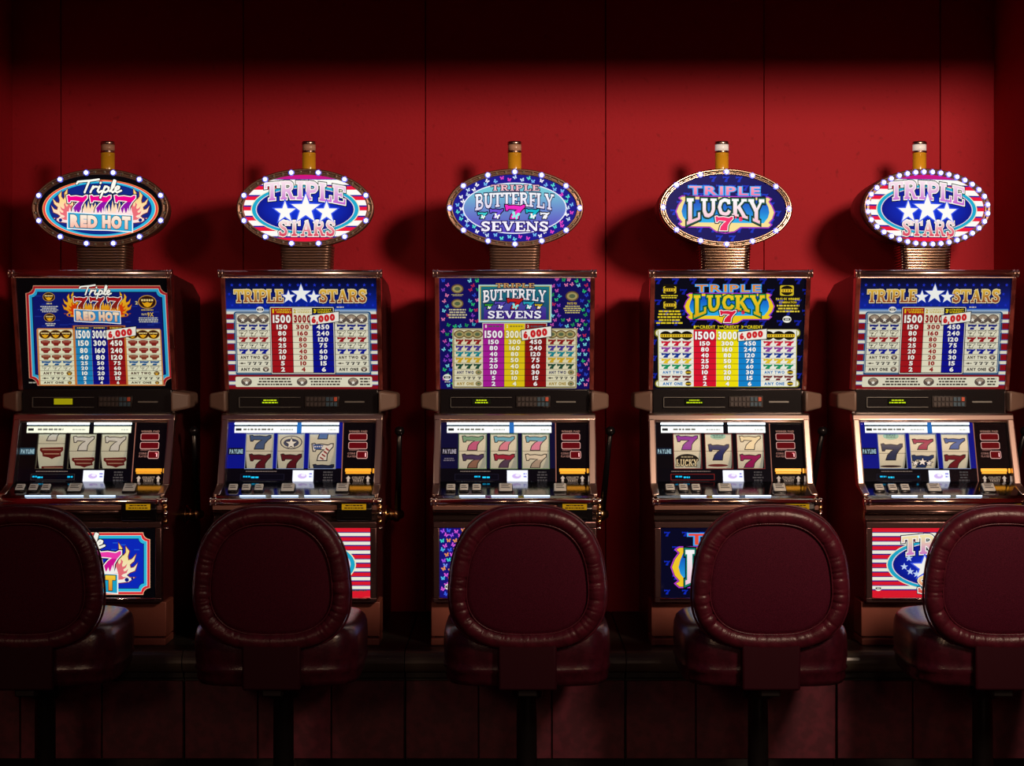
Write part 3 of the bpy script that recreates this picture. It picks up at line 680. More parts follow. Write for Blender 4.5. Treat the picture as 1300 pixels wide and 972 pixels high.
def pay_lucky(a):
    a.rect(0, 0, 1260, 980, (3, 4, 20), 0)
    for i in range(9):
        for j in range(5):
            x = 70 + 135 * i + (60 if j % 2 else 0); y = 80 + 82 * j
            a.seven((x - 28, y - 22, x + 28, y + 22), (14, 30, 150), 1)
    for y in (560, 690, 830): 
        for x in (36, 1165): a.seven((x - 22, y - 22, x + 22, y + 22), (14, 30, 140), 1)
    a.push((280, 370, 905, 660), (272, 96, 962, 412), 3)
    emblem_lucky(a, ((225, 130, 40), (215, 150, 60), (240, 205, 30), (225, 170, 20), (240, 205, 30), (30, 140, 70), (215, 24, 60)))
    a.pop(3)
    for x, y in ((160, 146), (160, 266)):
        a.poly(round_rect(x - 52, y - 42, x + 52, y + 44, 12), (20, 16, 10), 2); a.poly(round_rect(x - 50, y - 26, x + 50, y + 28, 10), (205, 180, 40), 3); ring_lucky(a, x, y, 36)
    a.poly(round_rect(1010, 112, 1116, 194, 12), (205, 180, 40), 2); ring_lucky(a, 1063, 152, 38)
    a.lines(92, 186, 220, 218, 2, (225, 200, 40), 4); a.lines(50, 306, 264, 422, 5, (225, 200, 40), 4); a.lines(980, 262, 1166, 330, 3, (225, 200, 60), 4)
    a.sans('PAYS 9X WINNING', (980, 210, 1162, 230), (232, 205, 40), 5); a.sans('COMBINATION', (1004, 238, 1138, 254), (232, 200, 40), 5)
    maker_mark(a, 1066, 380, 27)
    for k, x in enumerate((344, 528, 712)):
        a.sans(('1', '2', '3')[k], (x, 430, x + 14, 452), (235, 212, 30), 6); a.sans(('st', 'nd', 'rd')[k], (x + 17, 429, x + 40, 442), (235, 212, 30), 6)
        a.sans('CREDIT', (x + 46, 429, x + 168, 453), (235, 212, 30), 6)
    a.poly(round_rect(42, 458, 1170, 520, 24), (140, 130, 24), 3); a.poly(round_rect(40, 866, 1170, 924, 26), (140, 130, 24), 3)
    a.poly(round_rect(50, 466, 1162, 512, 20), (232, 228, 206), 3.4); a.poly(round_rect(48, 874, 1162, 917, 20), (232, 228, 206), 3.4)
    a.rect(64, 470, 1146, 922, (150, 140, 40), 3.6); a.rect(70, 462, 1140, 918, (236, 234, 220), 4)
    rows = [470, 548, 596, 644, 690, 736, 780, 826, 872, 918]
    syms = [('ring', 0), ('seven', (200, 20, 50)), ('seven', (140, 60, 150)), ('seven', (18, 50, 140)), ('seven', (225, 190, 30)), ('seven', (20, 140, 90)),
            ('any', (10, 115, 180)), ('seven2', (110, 20, 30)), ('any', (10, 115, 180))]
    for x0, x1 in ((76, 340), (870, 1136)): side_table(a, x0, x1, rows, (236, 234, 220), (150, 146, 130), syms, None, ring_lucky)
    cols = ([(342, 518), (519, 691), (692, 868)], [(214, 16, 44), (240, 222, 10), (14, 128, 200)])
    pay_columns(a, cols, rows, (462,), [(252, 250, 246)] * 3, [(90, 6, 20), (150, 136, 6), (6, 50, 90)])
    sticker(a, [(686, 482), (910, 456), (908, 534), (690, 552)])
def pay_redhot(a):
    a.rect(0, 0, 1260, 980, (3, 3, 5), 0)
    a.poly(notch_rect(88, 102, 1200, 914, 62), (205, 140, 110), 1); a.poly(notch_rect(94, 108, 1194, 908, 58), (165, 24, 34), 2)
    a.poly(notch_rect(112, 126, 1176, 890, 52), (215, 200, 170), 3); a.poly(notch_rect(116, 130, 1172, 886, 50), (40, 160, 205), 3.5)
    a.poly(notch_rect(136, 152, 1150, 866, 44), (10, 12, 40), 4); a.poly(notch_rect(142, 158, 1144, 860, 42), (12, 22, 104), 4.5)
    rr = random.Random(5)
    for i in range(26): 
        x, y = rr.uniform(150, 1090), rr.uniform(170, 430); a.rect(x, y, x + rr.uniform(40, 80), y + 8, (24, 42, 138), 4.7)
    a.push((-405, -238, 405, 195), (372, 98, 910, 408), 3)
    emblem_redhot(a, ((165, 20, 26), (130, 30, 24), (240, 190, 40), (225, 140, 20), (250, 232, 200), (232, 170, 140), (50, 140, 200)))
    a.pop(3)
    for x, y, r in ((268, 194, 36), (268, 360, 34), (1032, 234, 54)): ring_gold(a, x, y, r)
    a.sans('2', (938, 228, 958, 254), (235, 215, 120), 6)
    a.lines(246, 238, 292, 258, 1, (190, 180, 140), 6); a.lines(196, 264, 340, 320, 4, (205, 205, 195), 6); a.lines(232, 402, 312, 432, 2, (205, 205, 195), 6)
    a.lines(980, 292, 1078, 306, 1, (220, 190, 60), 6); a.sans('PAYS', (984, 326, 1022, 342), (230, 210, 130), 6); a.sans('9X', (1028, 318, 1076, 352), (235, 190, 50), 6); a.lines(938, 356, 1130, 402, 3, (205, 205, 190), 6)
    a.rect(440, 424, 846, 462, (120, 16, 26), 5)
    a.poly(round_rect(162, 446, 452, 914, 16), (200, 130, 70), 5); a.poly(round_rect(846, 450, 1128, 914, 16), (200, 130, 70), 5)
    a.rect(448, 424, 852, 914, (200, 120, 50), 5.2)
    rows = [456, 535, 597, 655, 708, 750, 790, 833, 872, 904]
    syms = [('ring', 0), ('bars', (130, 36, 30)), ('bars', (135, 40, 34)), ('bars', (130, 60, 40)), ('seven2', (20, 80, 140)), ('open', (130, 130, 110)),
            ('any', (70, 24, 20)), ('mix', (60, 50, 40)), ('any', (60, 40, 26))]
    a.lift += 1
    for x0, x1 in ((176, 442), (854, 1118)): side_table(a, x0, x1, rows, (226, 224, 190), (90, 84, 60), syms, None, ring_gold)
    cols = ([(460, 584), (585, 711), (712, 840)], [(26, 130, 186), (10, 14, 130), (150, 18, 24)])
    pay_columns(a, cols, rows, (430,), [(250, 248, 236)] * 3, [(8, 40, 70), (6, 6, 50), (50, 6, 8)])
    for k, (x0, x1) in enumerate(cols[0]): a.rect(x0, 430, x1, 456, (20, 40, 90) if k < 2 else (90, 14, 20), 5.5); a.lines(x0 + 10, 436, x1 - 8, 452, 1, (225, 190, 60), 8)
    sticker(a, [(702, 462), (934, 432), (930, 502), (706, 538)])
    a.lift -= 1
    a.lines(84, 880, 140, 898, 1, (170, 165, 150), 6)

# ------------------------------------------------------------------ big oval faces (units: the photograph enlarged, centre at 0,0)
def face_redhot(a):         # 6.5x
    a.ellipse(0, 0, 513, 280, (3, 3, 8), 0, 64)
    for q, c, ly in ((480, (245, 160, 90), 1), (474, (235, 60, 60), 2), (458, (250, 215, 170), 3), (452, (40, 180, 220), 3.5), (424, (14, 40, 130), 4)):
        a.ellipse(0, 5, q, q * .50, c, ly, 64)
    emblem_redhot(a, ((240, 0, 140), (140, 20, 165), (255, 215, 120), (255, 225, 225), (255, 244, 225), (248, 185, 165), (45, 170, 215)))
def face_stars(a):          # 4.862x
    a.ellipse(0, 0, 385, 210, (230, 30, 60), 0, 64)
    bands = [(-204, -180, (200, 20, 130)), (-180, -174, (30, 30, 160))]
    for c in (-160, -97, -33, 31, 93, 158):
        bands += [(c - 17, c + 15, WHITE), (c + 15, c + 24, (40, 30, 150)), (c + 24, c + 46, (235, 25, 60))]
    ellipse_stripes(a, 380, 207, bands, 2)
    emblem_stars(a, ((250, 225, 235), (200, 110, 205), (250, 240, 235), (215, 60, 85)))
def face_butterfly(a):
    a.ellipse(0, 0, 385, 210, (26, 22, 140), 0, 64)
    pal = [(250, 250, 255), (110, 215, 235), (120, 190, 245), (235, 70, 200), (200, 225, 250), (90, 230, 210)]
    rr = random.Random(3)
    for i in range(52):
        t = 2 * PI * (i + rr.uniform(-.2, .2)) / 52; q = .955 if i % 2 else .885
        a.butterfly(372 * q * math.cos(t), 200 * q * math.sin(t), 13, rr.choice(pal), 3, rr.uniform(-.7, .7))
    a.ellipse(0, 0, 322, 158, (240, 240, 255), 4, 64)
    a.ellipse(0, 0, 315, 152, v_grad((120, 205, 215), (90, 60, 190), -120, 150), 5, 64)
    a.push_fn(lambda x, y: (x - 597, y - 510)); a.lift += 5
    emblem_butterfly(a, ((245, 190, 200), (250, 252, 255), (225, 215, 240), (250, 245, 255)), [(60, 200, 205), (110, 80, 215), (240, 40, 190), (20, 185, 205), (240, 240, 250)])
    a.pop(); a.lift -= 5
def face_lucky(a):
    a.ellipse(0, 0, 385, 210, (8, 10, 92), 0, 64)
    for i in range(9):
        for j in range(8):
            x, y = -330 + 83 * i + (40 if j % 2 else 0), -180 + 52 * j
            if (abs(x) + 30) ** 2 / 385 ** 2 + (abs(y) + 20) ** 2 / 210 ** 2 < 1: a.seven((x - 22, y - 18, x + 22, y + 18), (18, 50, 190), 1)
    a.push_fn(lambda x, y: (x - 595, y - 514)); a.lift += 2
    emblem_lucky(a, ((255, 170, 190), (240, 120, 170), (255, 255, 255), (250, 190, 205), (250, 225, 150), (20, 90, 70), (245, 50, 110)))
    a.pop(); a.lift -= 2

# ------------------------------------------------------------------ belly glasses (units: the photograph enlarged 3.89 times, 743 x 345)
def belly_redhot(a):
    a.rect(0, 0, 743, 345, (3, 3, 6), 0)
    a.poly(notch_rect(26, 22, 717, 332, 34), (255, 190, 150), 1); a.poly(notch_rect(29, 25, 714, 329, 33), (225, 40, 50), 2)
    a.poly(notch_rect(40, 36, 703, 318, 30), (250, 235, 215), 3); a.poly(notch_rect(42, 38, 701, 316, 29), (50, 190, 225), 3.4)
    a.poly(notch_rect(56, 52, 687, 302, 26), (10, 30, 90), 4); a.poly(notch_rect(59, 55, 684, 299, 25), (10, 40, 190), 4.5)
    rr = random.Random(4)
    for i in range(30): x, y = rr.uniform(65, 640), rr.uniform(62, 285); a.rect(x, y, x + 26, y + 5, (30, 90, 215), 4.7)
    a.push((-405, -238, 405, 195), (88, 22, 655, 325), 3)
    emblem_redhot(a, ((245, 60, 175), (215, 20, 150), (255, 225, 130), (255, 250, 245), (255, 215, 60), (235, 130, 30), (30, 165, 205)))
    a.pop(3)
def belly_stars(a):
    a.rect(0, 0, 743, 345, (225, 25, 45), 0)
    for y in (22, 66, 110, 154, 198, 242, 286):
        a.rect(0, y - 2, 743, y + 24, (26, 24, 130), 1); a.rect(0, y + 2, 743, y + 18, (245, 244, 226), 2)
    a.push((-336, -160, 336, 175), (70, 38, 673, 325), 2)
    emblem_stars(a, ((250, 235, 175), (205, 110, 205), (250, 225, 160), (220, 80, 70)))
    for x, y in ((-238, 20), (-205, 48), (-212, -30), (-170, 62), (228, 8), (206, 48), (215, -30), (-60, 70), (62, 70)):
        a.star(x, y, 22, (200, 220, 255), 12)
    a.pop(2)
    maker_mark(a, 30, 300, 13); a.lines(640, 306, 735, 318, 1, (90, 70, 60), 5)
def belly_butterfly(a):
    a.rect(0, 0, 743, 345, (22, 16, 120), 0)
    pal = [(40, 200, 120), (220, 60, 90), (80, 190, 240), (225, 90, 225), (60, 100, 240), (170, 80, 240), (60, 220, 210), (245, 150, 80), (120, 150, 250)]
    rr = random.Random(12); k = 0
    for y in range(14, 345, 24):
        for x in range(16 + (16 if k % 2 else 0), 740, 33):
            a.butterfly(x + rr.uniform(-5, 5), y + rr.uniform(-5, 5), 11.5, rr.choice(pal), 1, rr.uniform(-.7, .7))
        k += 1
    maker_mark(a, 44, 292, 15)
    a.rect(180, 40, 585, 300, (26, 120, 140), 3); a.rect(188, 48, 577, 292, (50, 40, 150), 3.5)
    a.push((350, 362, 840, 655), (205, 44, 560, 284), 3)
    emblem_butterfly(a, ((230, 170, 120), (255, 255, 255), (245, 235, 240), (250, 246, 255)), [(60, 180, 60), (100, 80, 200), (220, 40, 40), (40, 185, 205), (240, 210, 60)])
    a.pop(3)
def belly_lucky(a):
    a.rect(0, 0, 743, 345, (2, 4, 34), 0)
    for i in range(9):
        for j in range(5):
            x, y = 30 + 88 * i + (40 if j % 2 else 0), 30 + 72 * j
            a.seven((x - 15, y - 12, x + 15, y + 12), (10, 40, 180), 1)
    a.push((280, 370, 905, 660), (52, 18, 691, 325), 3)
    emblem_lucky(a, ((240, 70, 60), (235, 90, 50), (255, 255, 255), (250, 205, 225), (250, 205, 40), (20, 130, 110), (235, 30, 90)))
    a.pop(3)

# ------------------------------------------------------------------ reel strips (units: 160 wide, 0..210 in the window, 105 faces the player)
CREAM = (212, 208, 184)
def reel_bg(a, tone=CREAM):
    a.band(0, -60, 160, 270, tone, 0, 28)
def rs7(a, y, col, low=None, h=84, outs=(((40, 34, 30), 5),)):
    a.seven((22, y, 140, y + h), col, 2, outs, low)
def r_bars(a, y):
    a.poly([(14, y + 4), (146, y), (148, y + 18), (132, y + 34), (134, y + 52), (100, y + 60), (80, y + 70), (60, y + 60), (28, y + 54), (26, y + 34), (12, y + 20)], (112, 30, 26), 2)
    a.rect(26, y + 12, 134, y + 18, (190, 150, 120), 3); a.rect(36, y + 36, 124, y + 42, (190, 150, 120), 3)
def r_star(a, y):
    a.ellipse(80, y + 42, 66, 42, (40, 46, 70), 2, 24); a.ellipse(80, y + 42, 60, 37, CREAM, 3, 24); a.ellipse(80, y + 46, 46, 26, (70, 76, 100), 3.5, 20)
    a.star(80, y + 50, 34, (240, 238, 225), 5, (40, 40, 50), 4)
def r_lucky(a, y):
    a.ellipse(80, y + 34, 66, 32, (30, 26, 22), 2, 24); a.slab('LUCKY', (18, y + 34, 144, y + 78), (230, 215, 170), 6, (((20, 16, 14), .12),), gap=.02)
    a.lines(40, y + 12, 120, y + 28, 1, (160, 150, 120), 4)
def r_flag7(a, y):
    a.seven((18, y, 138, y + 98), (232, 228, 215), 2, (((26, 26, 40), 6),))
    a.poly([(20, y + 4), (60, y + 5), (84, y + 10), (70, y + 31), (30, y + 32)], (60, 90, 150), 3)
    for i in range(4): a.star(34 + 13 * i, y + 17, 6, WHITE, 4)
    for i in range(4): a.poly([(100 - 12 * i, y + 22 + 18 * i), (118 - 11 * i, y + 36 + 18 * i), (114 - 11 * i, y + 44 + 18 * i), (94 - 11 * i, y + 30 + 18 * i)], (150, 50, 46), 3)
def r_stars3(a, y):
    a.seven((16, y, 142, y + 80), (40, 56, 100), 2, (((30, 30, 40), 4),))
    for x, yy, r in ((40, 50, 20), (80, 42, 26), (120, 50, 20)): a.star(x, y + yy, r, WHITE, 5, (40, 34, 34), 4)
def r_divider(a, y): a.rect(0, y - 1.5, 160, y + 1.5, (120, 112, 96), .5)
def r_ghost(a, y):
    a.ellipse(80, y, 46, 22, (150, 190, 170), 1.5, 20); a.lines(46, y - 12, 114, y + 12, 2, (90, 120, 110), 3)
REELS = {
 'redhot': [lambda a: (rs7(a, -42, (225, 222, 205), None), r_divider(a, 62), r_bars(a, 82), r_bars(a, 196)),
            lambda a: (rs7(a, 16, (228, 226, 212), None), r_divider(a, 105), r_bars(a, 142)),
            lambda a: (rs7(a, 18, (228, 226, 212), None), r_divider(a, 105), r_bars(a, 142))],
 'stars_a': [lambda a: (rs7(a, 12, (70, 92, 130), None, 80), r_divider(a, 105), rs7(a, 124, (96, 26, 34), None, 90)),
             lambda a: (r_star(a, 10), r_divider(a, 105), rs7(a, 124, (96, 26, 34), None, 90)),
             lambda a: (rs7(a, -60, (90, 120, 170), None, 90), r_flag7(a, 62), rs7(a, 190, (40, 50, 80)))],
 'butterfly': [lambda a: (rs7(a, 16, (120, 160, 130), (190, 90, 130), 82), r_divider(a, 105), rs7(a, 124, (76, 60, 96), (150, 110, 90), 86)),
               lambda a: (rs7(a, 16, (110, 175, 195), (215, 130, 150), 82), r_divider(a, 105), rs7(a, 124, (160, 40, 60), (90, 70, 90), 86)),
               lambda a: (rs7(a, 16, (110, 170, 190), (215, 130, 160), 82), r_divider(a, 105), rs7(a, 124, (222, 210, 185), (180, 160, 140), 86))],
 'lucky': [lambda a: (rs7(a, 14, (140, 56, 160), None, 82), r_divider(a, 105), r_lucky(a, 120)),
           lambda a: (r_ghost(a, 14), r_divider(a, 105), rs7(a, 66, (36, 44, 96), None, 92), a.ellipse(80, 196, 60, 10, (110, 40, 40), 2, 16)),
           lambda a: (rs7(a, 14, (228, 216, 176), None, 80), r_divider(a, 105), rs7(a, 126, (150, 30, 90), None, 84))],
 'stars_b': [lambda a: (r_ghost(a, 16), r_divider(a, 118), rs7(a, 64, (46, 52, 82), None, 92), a.ellipse(80, 200, 62, 8, (60, 40, 40), 2, 16)),
             lambda a: (rs7(a, 34, (150, 50, 80), None, 60), r_divider(a, 108), r_stars3(a, 130)),
             lambda a: (rs7(a, 30, (70, 96, 160), None, 62), r_divider(a, 108), rs7(a, 128, (110, 30, 38), None, 84))],
}

# ------------------------------------------------------------------ slot machines
ZB = 0.487                      # top of the stands; machine coordinates below are world heights, shifted by -ZB
def zs(profile): return [(y, z - ZB) for y, z in profile]
def px(x, y, Y):
    """point of the middle machine (its axis at 653.5) that the photograph shows at x,y, at depth Y"""
    k = (6 + Y) / F_PX
    return (x - 653.5) * k, 1.5 - (y - 441) * k - ZB
class Plane:
    """a plate leaning about X: top edge and bottom edge given as (Y, z)"""
    def __init__(s, top, bot, hw): s.t = (top[0], top[1] - ZB); s.b = (bot[0], bot[1] - ZB); s.hw = hw
    def at(s, v, out=0.0):
        d = Vector((s.b[0] - s.t[0], s.b[1] - s.t[1])).normalized(); n = Vector((d.y, -d.x))      # towards the player
        if n.x > 0: n = -n
        return s.t[0] + (s.b[0] - s.t[0]) * v + n.x * out, s.t[1] + (s.b[1] - s.t[1]) * v + n.y * out
    def mapper(s, lt, lb, rt, rb, y0, y1, lay=LAY):
        def f(x, y, layer):
            v = min(1, max(0, (y - y0) / (y1 - y0))); l = lt + (lb - lt) * v; r = rt + (rb - rt) * v
            Y, z = s.at(v, layer * lay); return (min(1, max(-1, 2 * (x - l) / (r - l) - 1)) * s.hw, Y, z)
        return f
def plate(mb, pl, u0, u1, v0, v1, o0, o1, bev=0.0):
    """solid patch of a Plane: u in metres, v 0..1, between offsets o0 (behind) and o1 (front)"""
    a, b, c, d = pl.at(v0, o1), pl.at(v1, o1), pl.at(v1, o0), pl.at(v0, o0)
    mb.prism(u0, u1, [a, b, c, d], bev)
P_PAY = Plane((.022, 1.743), (.108, 1.352), .2625)
P_BAND = Plane((.104, 1.352), (.094, 1.268), .2625)
P_DOOR = Plane((.072, 1.238), (.000, 1.030), .2580)
P_DECK = Plane((-.004, 1.034), (-.150, .994), .270)
P_BELLY = Plane((-.140, .889), (-.140, .654), .2548)
DX0, DX1, DY0, DY1 = 135.0, 1066.0, 125.0, 500.0          # the reel window in 4.862x units of the middle machine
def dux(x): return ((x - DX0) / (DX1 - DX0) * 2 - 1) * P_DOOR.hw
def dv(y): return (y - DY0) / (DY1 - DY0)
HOLES = [(250, 420), (450, 615), (650, 816)]; HY = (200, 410)

def quad_art(name, parent, plane, draw, src, k=1.0, depth=.004):
    a = Art(plane.mapper(*src), k); draw(a)
    lt, lb, rt, rb, y0, y1 = src
    a.backing([(lt, y0), (rt, y0), (rb, y1), (lb, y1)], lambda p: (p[0], p[1] + depth, p[2]))
    return a.build(name, M['art'], parent)

def door_art(a, style):
    blue = {'stars': (8, 18, 128), 'butterfly': (10, 10, 46), 'lucky': (5, 4, 7), 'redhot': (4, 4, 5)}[style]
    low = (3, 3, 8)
    # black print everywhere except the three reel windows and the slits of the light tubes
    xs = [DX0] + [q for h in HOLES for q in h] + [855]
    a.rect(DX0, 192, xs[1], HY[0], blue, 0)
    for i in range(0, 7, 2): a.rect(xs[i], HY[0], xs[i + 1], HY[1], blue, 0)
    a.rect(xs[1], 192, 855, HY[0], blue, 0)
    a.rect(DX0, HY[1], 855, DY1, low, 0); a.rect(DX0, DY0, 172, 192, blue, 0); a.rect(566, DY0, 596, 192, (40, 110, 190) if style != 'lucky' and style != 'redhot' else (6, 8, 14), 0)
    a.rect(832, DY0, 855, 192, blue, 0); a.rect(172, 140, 566, 150, (5, 8, 24), 0); a.rect(596, 140, 832, 150, (5, 8, 24), 0)
    a.rect(855, DY0, DX1, DY1, (5, 3, 4), 0); a.rect(856, DY0, 862, DY1, (150, 95, 80), 1)
    # thin rims of the windows
    rim = {'stars': (120, 130, 160), 'butterfly': (110, 130, 90), 'lucky': (120, 36, 36), 'redhot': (60, 54, 40)}[style]
    for x0, x1 in HOLES:
        a.rect(x0 - 4, HY[0], x0, HY[1], rim, 1); a.rect(x1, HY[0], x1 + 4, HY[1], rim, 1); a.rect(x0 - 4, HY[1], x1 + 4, HY[1] + 4, rim, 1); a.rect(x0 - 4, HY[0] - 4, x1 + 4, HY[0], rim, 1)
    # small print
    a.lines(226, 424, 480, 434, 1, (120, 104, 96), 1); a.lines(230, 488, 470, 496, 1, (84, 76, 74), 1)
    a.lines(738, 426, 806, 492, 4, (72, 66, 66), 1)
    # meter panel
    a.sans('WINNER PAID', (896, 176, 1012, 188), (170, 120, 104), 1); a.sans('CREDITS', (900, 293, 960, 302), (150, 100, 90), 1)
    a.sans('COINS', (892, 312, 940, 324), (160, 110, 98), 1); a.sans('PLAYED', (892, 330, 944, 342), (160, 110, 98), 1)
    for x0, y0, x1, y1 in ((895, 194, 1013, 238), (895, 248, 1015, 292), (948, 303, 1018, 351)):
        a.poly(round_rect(x0, y0, x1, y1, 10), (214, 160, 150), 1)
    a.sans('COLLECT', (924, 460, 1002, 474), (176, 150, 130), 1); a.sans('TICKET', (930, 478, 996, 492), (176, 150, 130), 1)
    for x in (901, 1024):
        a.poly([(x, 455), (x + 15, 472), (x + 7, 472), (x + 7, 492), (x - 7, 492), (x - 7, 472), (x - 15, 472)], (200, 176, 158), 1)
    a.poly([(1062, 455), (1066, 458), (1066, 492), (1060, 492)], (190, 165, 150), 1)

BULB_N = 36
def ellipse_spots(a, b, n, off=0.5):
    N = 2000; pts = [(a * math.sin(2 * PI * i / N), b * math.cos(2 * PI * i / N)) for i in range(N + 1)]
    acc = [0]
    for i in range(N): acc.append(acc[-1] + math.dist(pts[i], pts[i + 1]))
    out = []; j = 0
    for k in range(n):
        t = acc[-1] * (k + off) / n
        while acc[j + 1] < t: j += 1
        out.append(pts[j])
    return out
TOP_C = (0.0, .150, 1.995)

def make_topper(root, cfg):
    th = link('topper_housing', None, root) if False else None
    mb = MB()
    mb.lathe((0, 0, 0), [(1.0, .0), (1.0, .030), (.955, .10), (.90, .165)], 64, 'y', .243, .1385)
    h = mb.build('topper_housing', M['laminate' if cfg['i'] > 2 else 'bronze'], root, (TOP_C[0], TOP_C[1], TOP_C[2] - ZB))
    if cfg['turn']: h.rotation_euler = (0, 0, D2R(cfg['turn']))
    # rim with a groove for the bulbs
    def rim(mb):
        n = 72; prof = [(.2195, .1185, -.004), (.2225, .1210, -.013), (.2270, .1250, -.008), (.2350, .1315, -.008), (.2400, .1360, -.014), (.2445, .1400, -.006), (.2445, .1400, .006)]
        vs = [(a * math.cos(2 * PI * i / n), y, b * math.sin(2 * PI * i / n)) for a, b, y in prof for i in range(n)]
        fs = [(k * n + i, k * n + (i + 1) % n, (k + 1) * n + (i + 1) % n, (k + 1) * n + i) for k in range(len(prof) - 1) for i in range(n)]
        mb.faces(vs, fs, True)
    shared('rim' + cfg['rim'], 'topper_rim', rim, M[cfg['rim']], h)
    k = .002796 / cfg['zoom']
    a = Art(lambda x, y, l: (x * k, -.001 - l * 8e-5, -y * k), 1.0); cfg['face'](a)
    a.backing(ell_pts(0, 0, .2205 / k, .1195 / k, 48), lambda p: (p[0], p[1] + .006, p[2]))
    a.build('topper_face', M['art_matte'], h)
    for i, (x, z) in enumerate(ellipse_spots(.2310, .1283, BULB_N, 0.5 if cfg['phase'] != 2 else 0.0)):
        on = cfg['all_on'] or (i % 3 == (1 if cfg['phase'] != 2 else 0))
        if on:
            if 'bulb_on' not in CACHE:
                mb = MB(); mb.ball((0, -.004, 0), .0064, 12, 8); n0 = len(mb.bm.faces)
                mb.lathe((0, 0, 0), [(.0110, .004), (.0110, .0), (.0092, -.0024), (.003, -.003)], 16, 'y')  # disc added for the painted halo
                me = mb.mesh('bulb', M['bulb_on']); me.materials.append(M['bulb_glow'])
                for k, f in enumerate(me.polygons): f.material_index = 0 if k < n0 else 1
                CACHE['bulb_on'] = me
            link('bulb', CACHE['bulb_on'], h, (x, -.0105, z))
        else: shared('bulb_off', 'bulb', lambda mb: mb.ball((0, 0, 0), .0052, 10, 8), M['bulb_off'], h, (x, -.008, z))
    # ribbed neck
    shared('neck', 'topper_neck', lambda mb: mb.prism(-.085, .085, [(.165, 1.765 - ZB), (.165, 1.90 - ZB), (.29, 1.90 - ZB), (.29, 1.70 - ZB), (.165, 1.70 - ZB)]), M['bronze'], root)
    for i in range(10):
        z = 1.772 + i * .0098; wd = .0860 + .00055 * i
        def rib(mb):
            vs = []; prof = round_rect(-1, -1, 1, 1, .28, 4); n = len(prof)
            for s_, hh in ((.965, -.0046), (1, -.0028), (1, .0028), (.965, .0046)):
                vs += [(p * s_ * .0885, q * s_ * .068, hh) for p, q in prof]
            fs = [(r * n + j, r * n + (j + 1) % n, (r + 1) * n + (j + 1) % n, (r + 1) * n + j) for r in range(3) for j in range(n)]
            fs += [tuple(range(n))[::-1], tuple(range(3 * n, 4 * n))]
            mb.faces(vs, fs, True)
        r = shared('rib' + cfg['ribs'], 'neck_rib', rib, M[cfg['ribs']], root, (0, .222, z - ZB)); r.scale = (wd / .0885 * 1.02, 1, 1)
    # signal candle
    cy = .262
    c = MB().lathe((0, 0, 0), [(.0245, -.04), (.0245, .078)], 28).build('candle_lens', M['amber'], root, (0, cy, 2.126 - ZB))
    def ringm(mb): mb.lathe((0, 0, 0), [(.0235, 0), (.0262, .001), (.0262, .0075), (.0235, .0085)], 28)
    shared('cring', 'candle_ring', ringm, M['chrome'], c, (0, 0, .077))
    u = MB().lathe((0, 0, 0), [(.0245, 0), (.0245, .022)], 28).build('candle_upper_lens', M['white_lens' if cfg['white'] else 'peach'], c, (0, 0, .0855))
    u['label'] = 'glowing white upper lens' if cfg['white'] else 'unlit peach upper lens'
    shared('ccap', 'candle_cap', lambda mb: mb.lathe((0, 0, 0), [(.0262, 0), (.0262, .007), (.024, .011), (.010, .0125), (.004, .0135)], 28), M['chrome'], c, (0, 0, .1075))

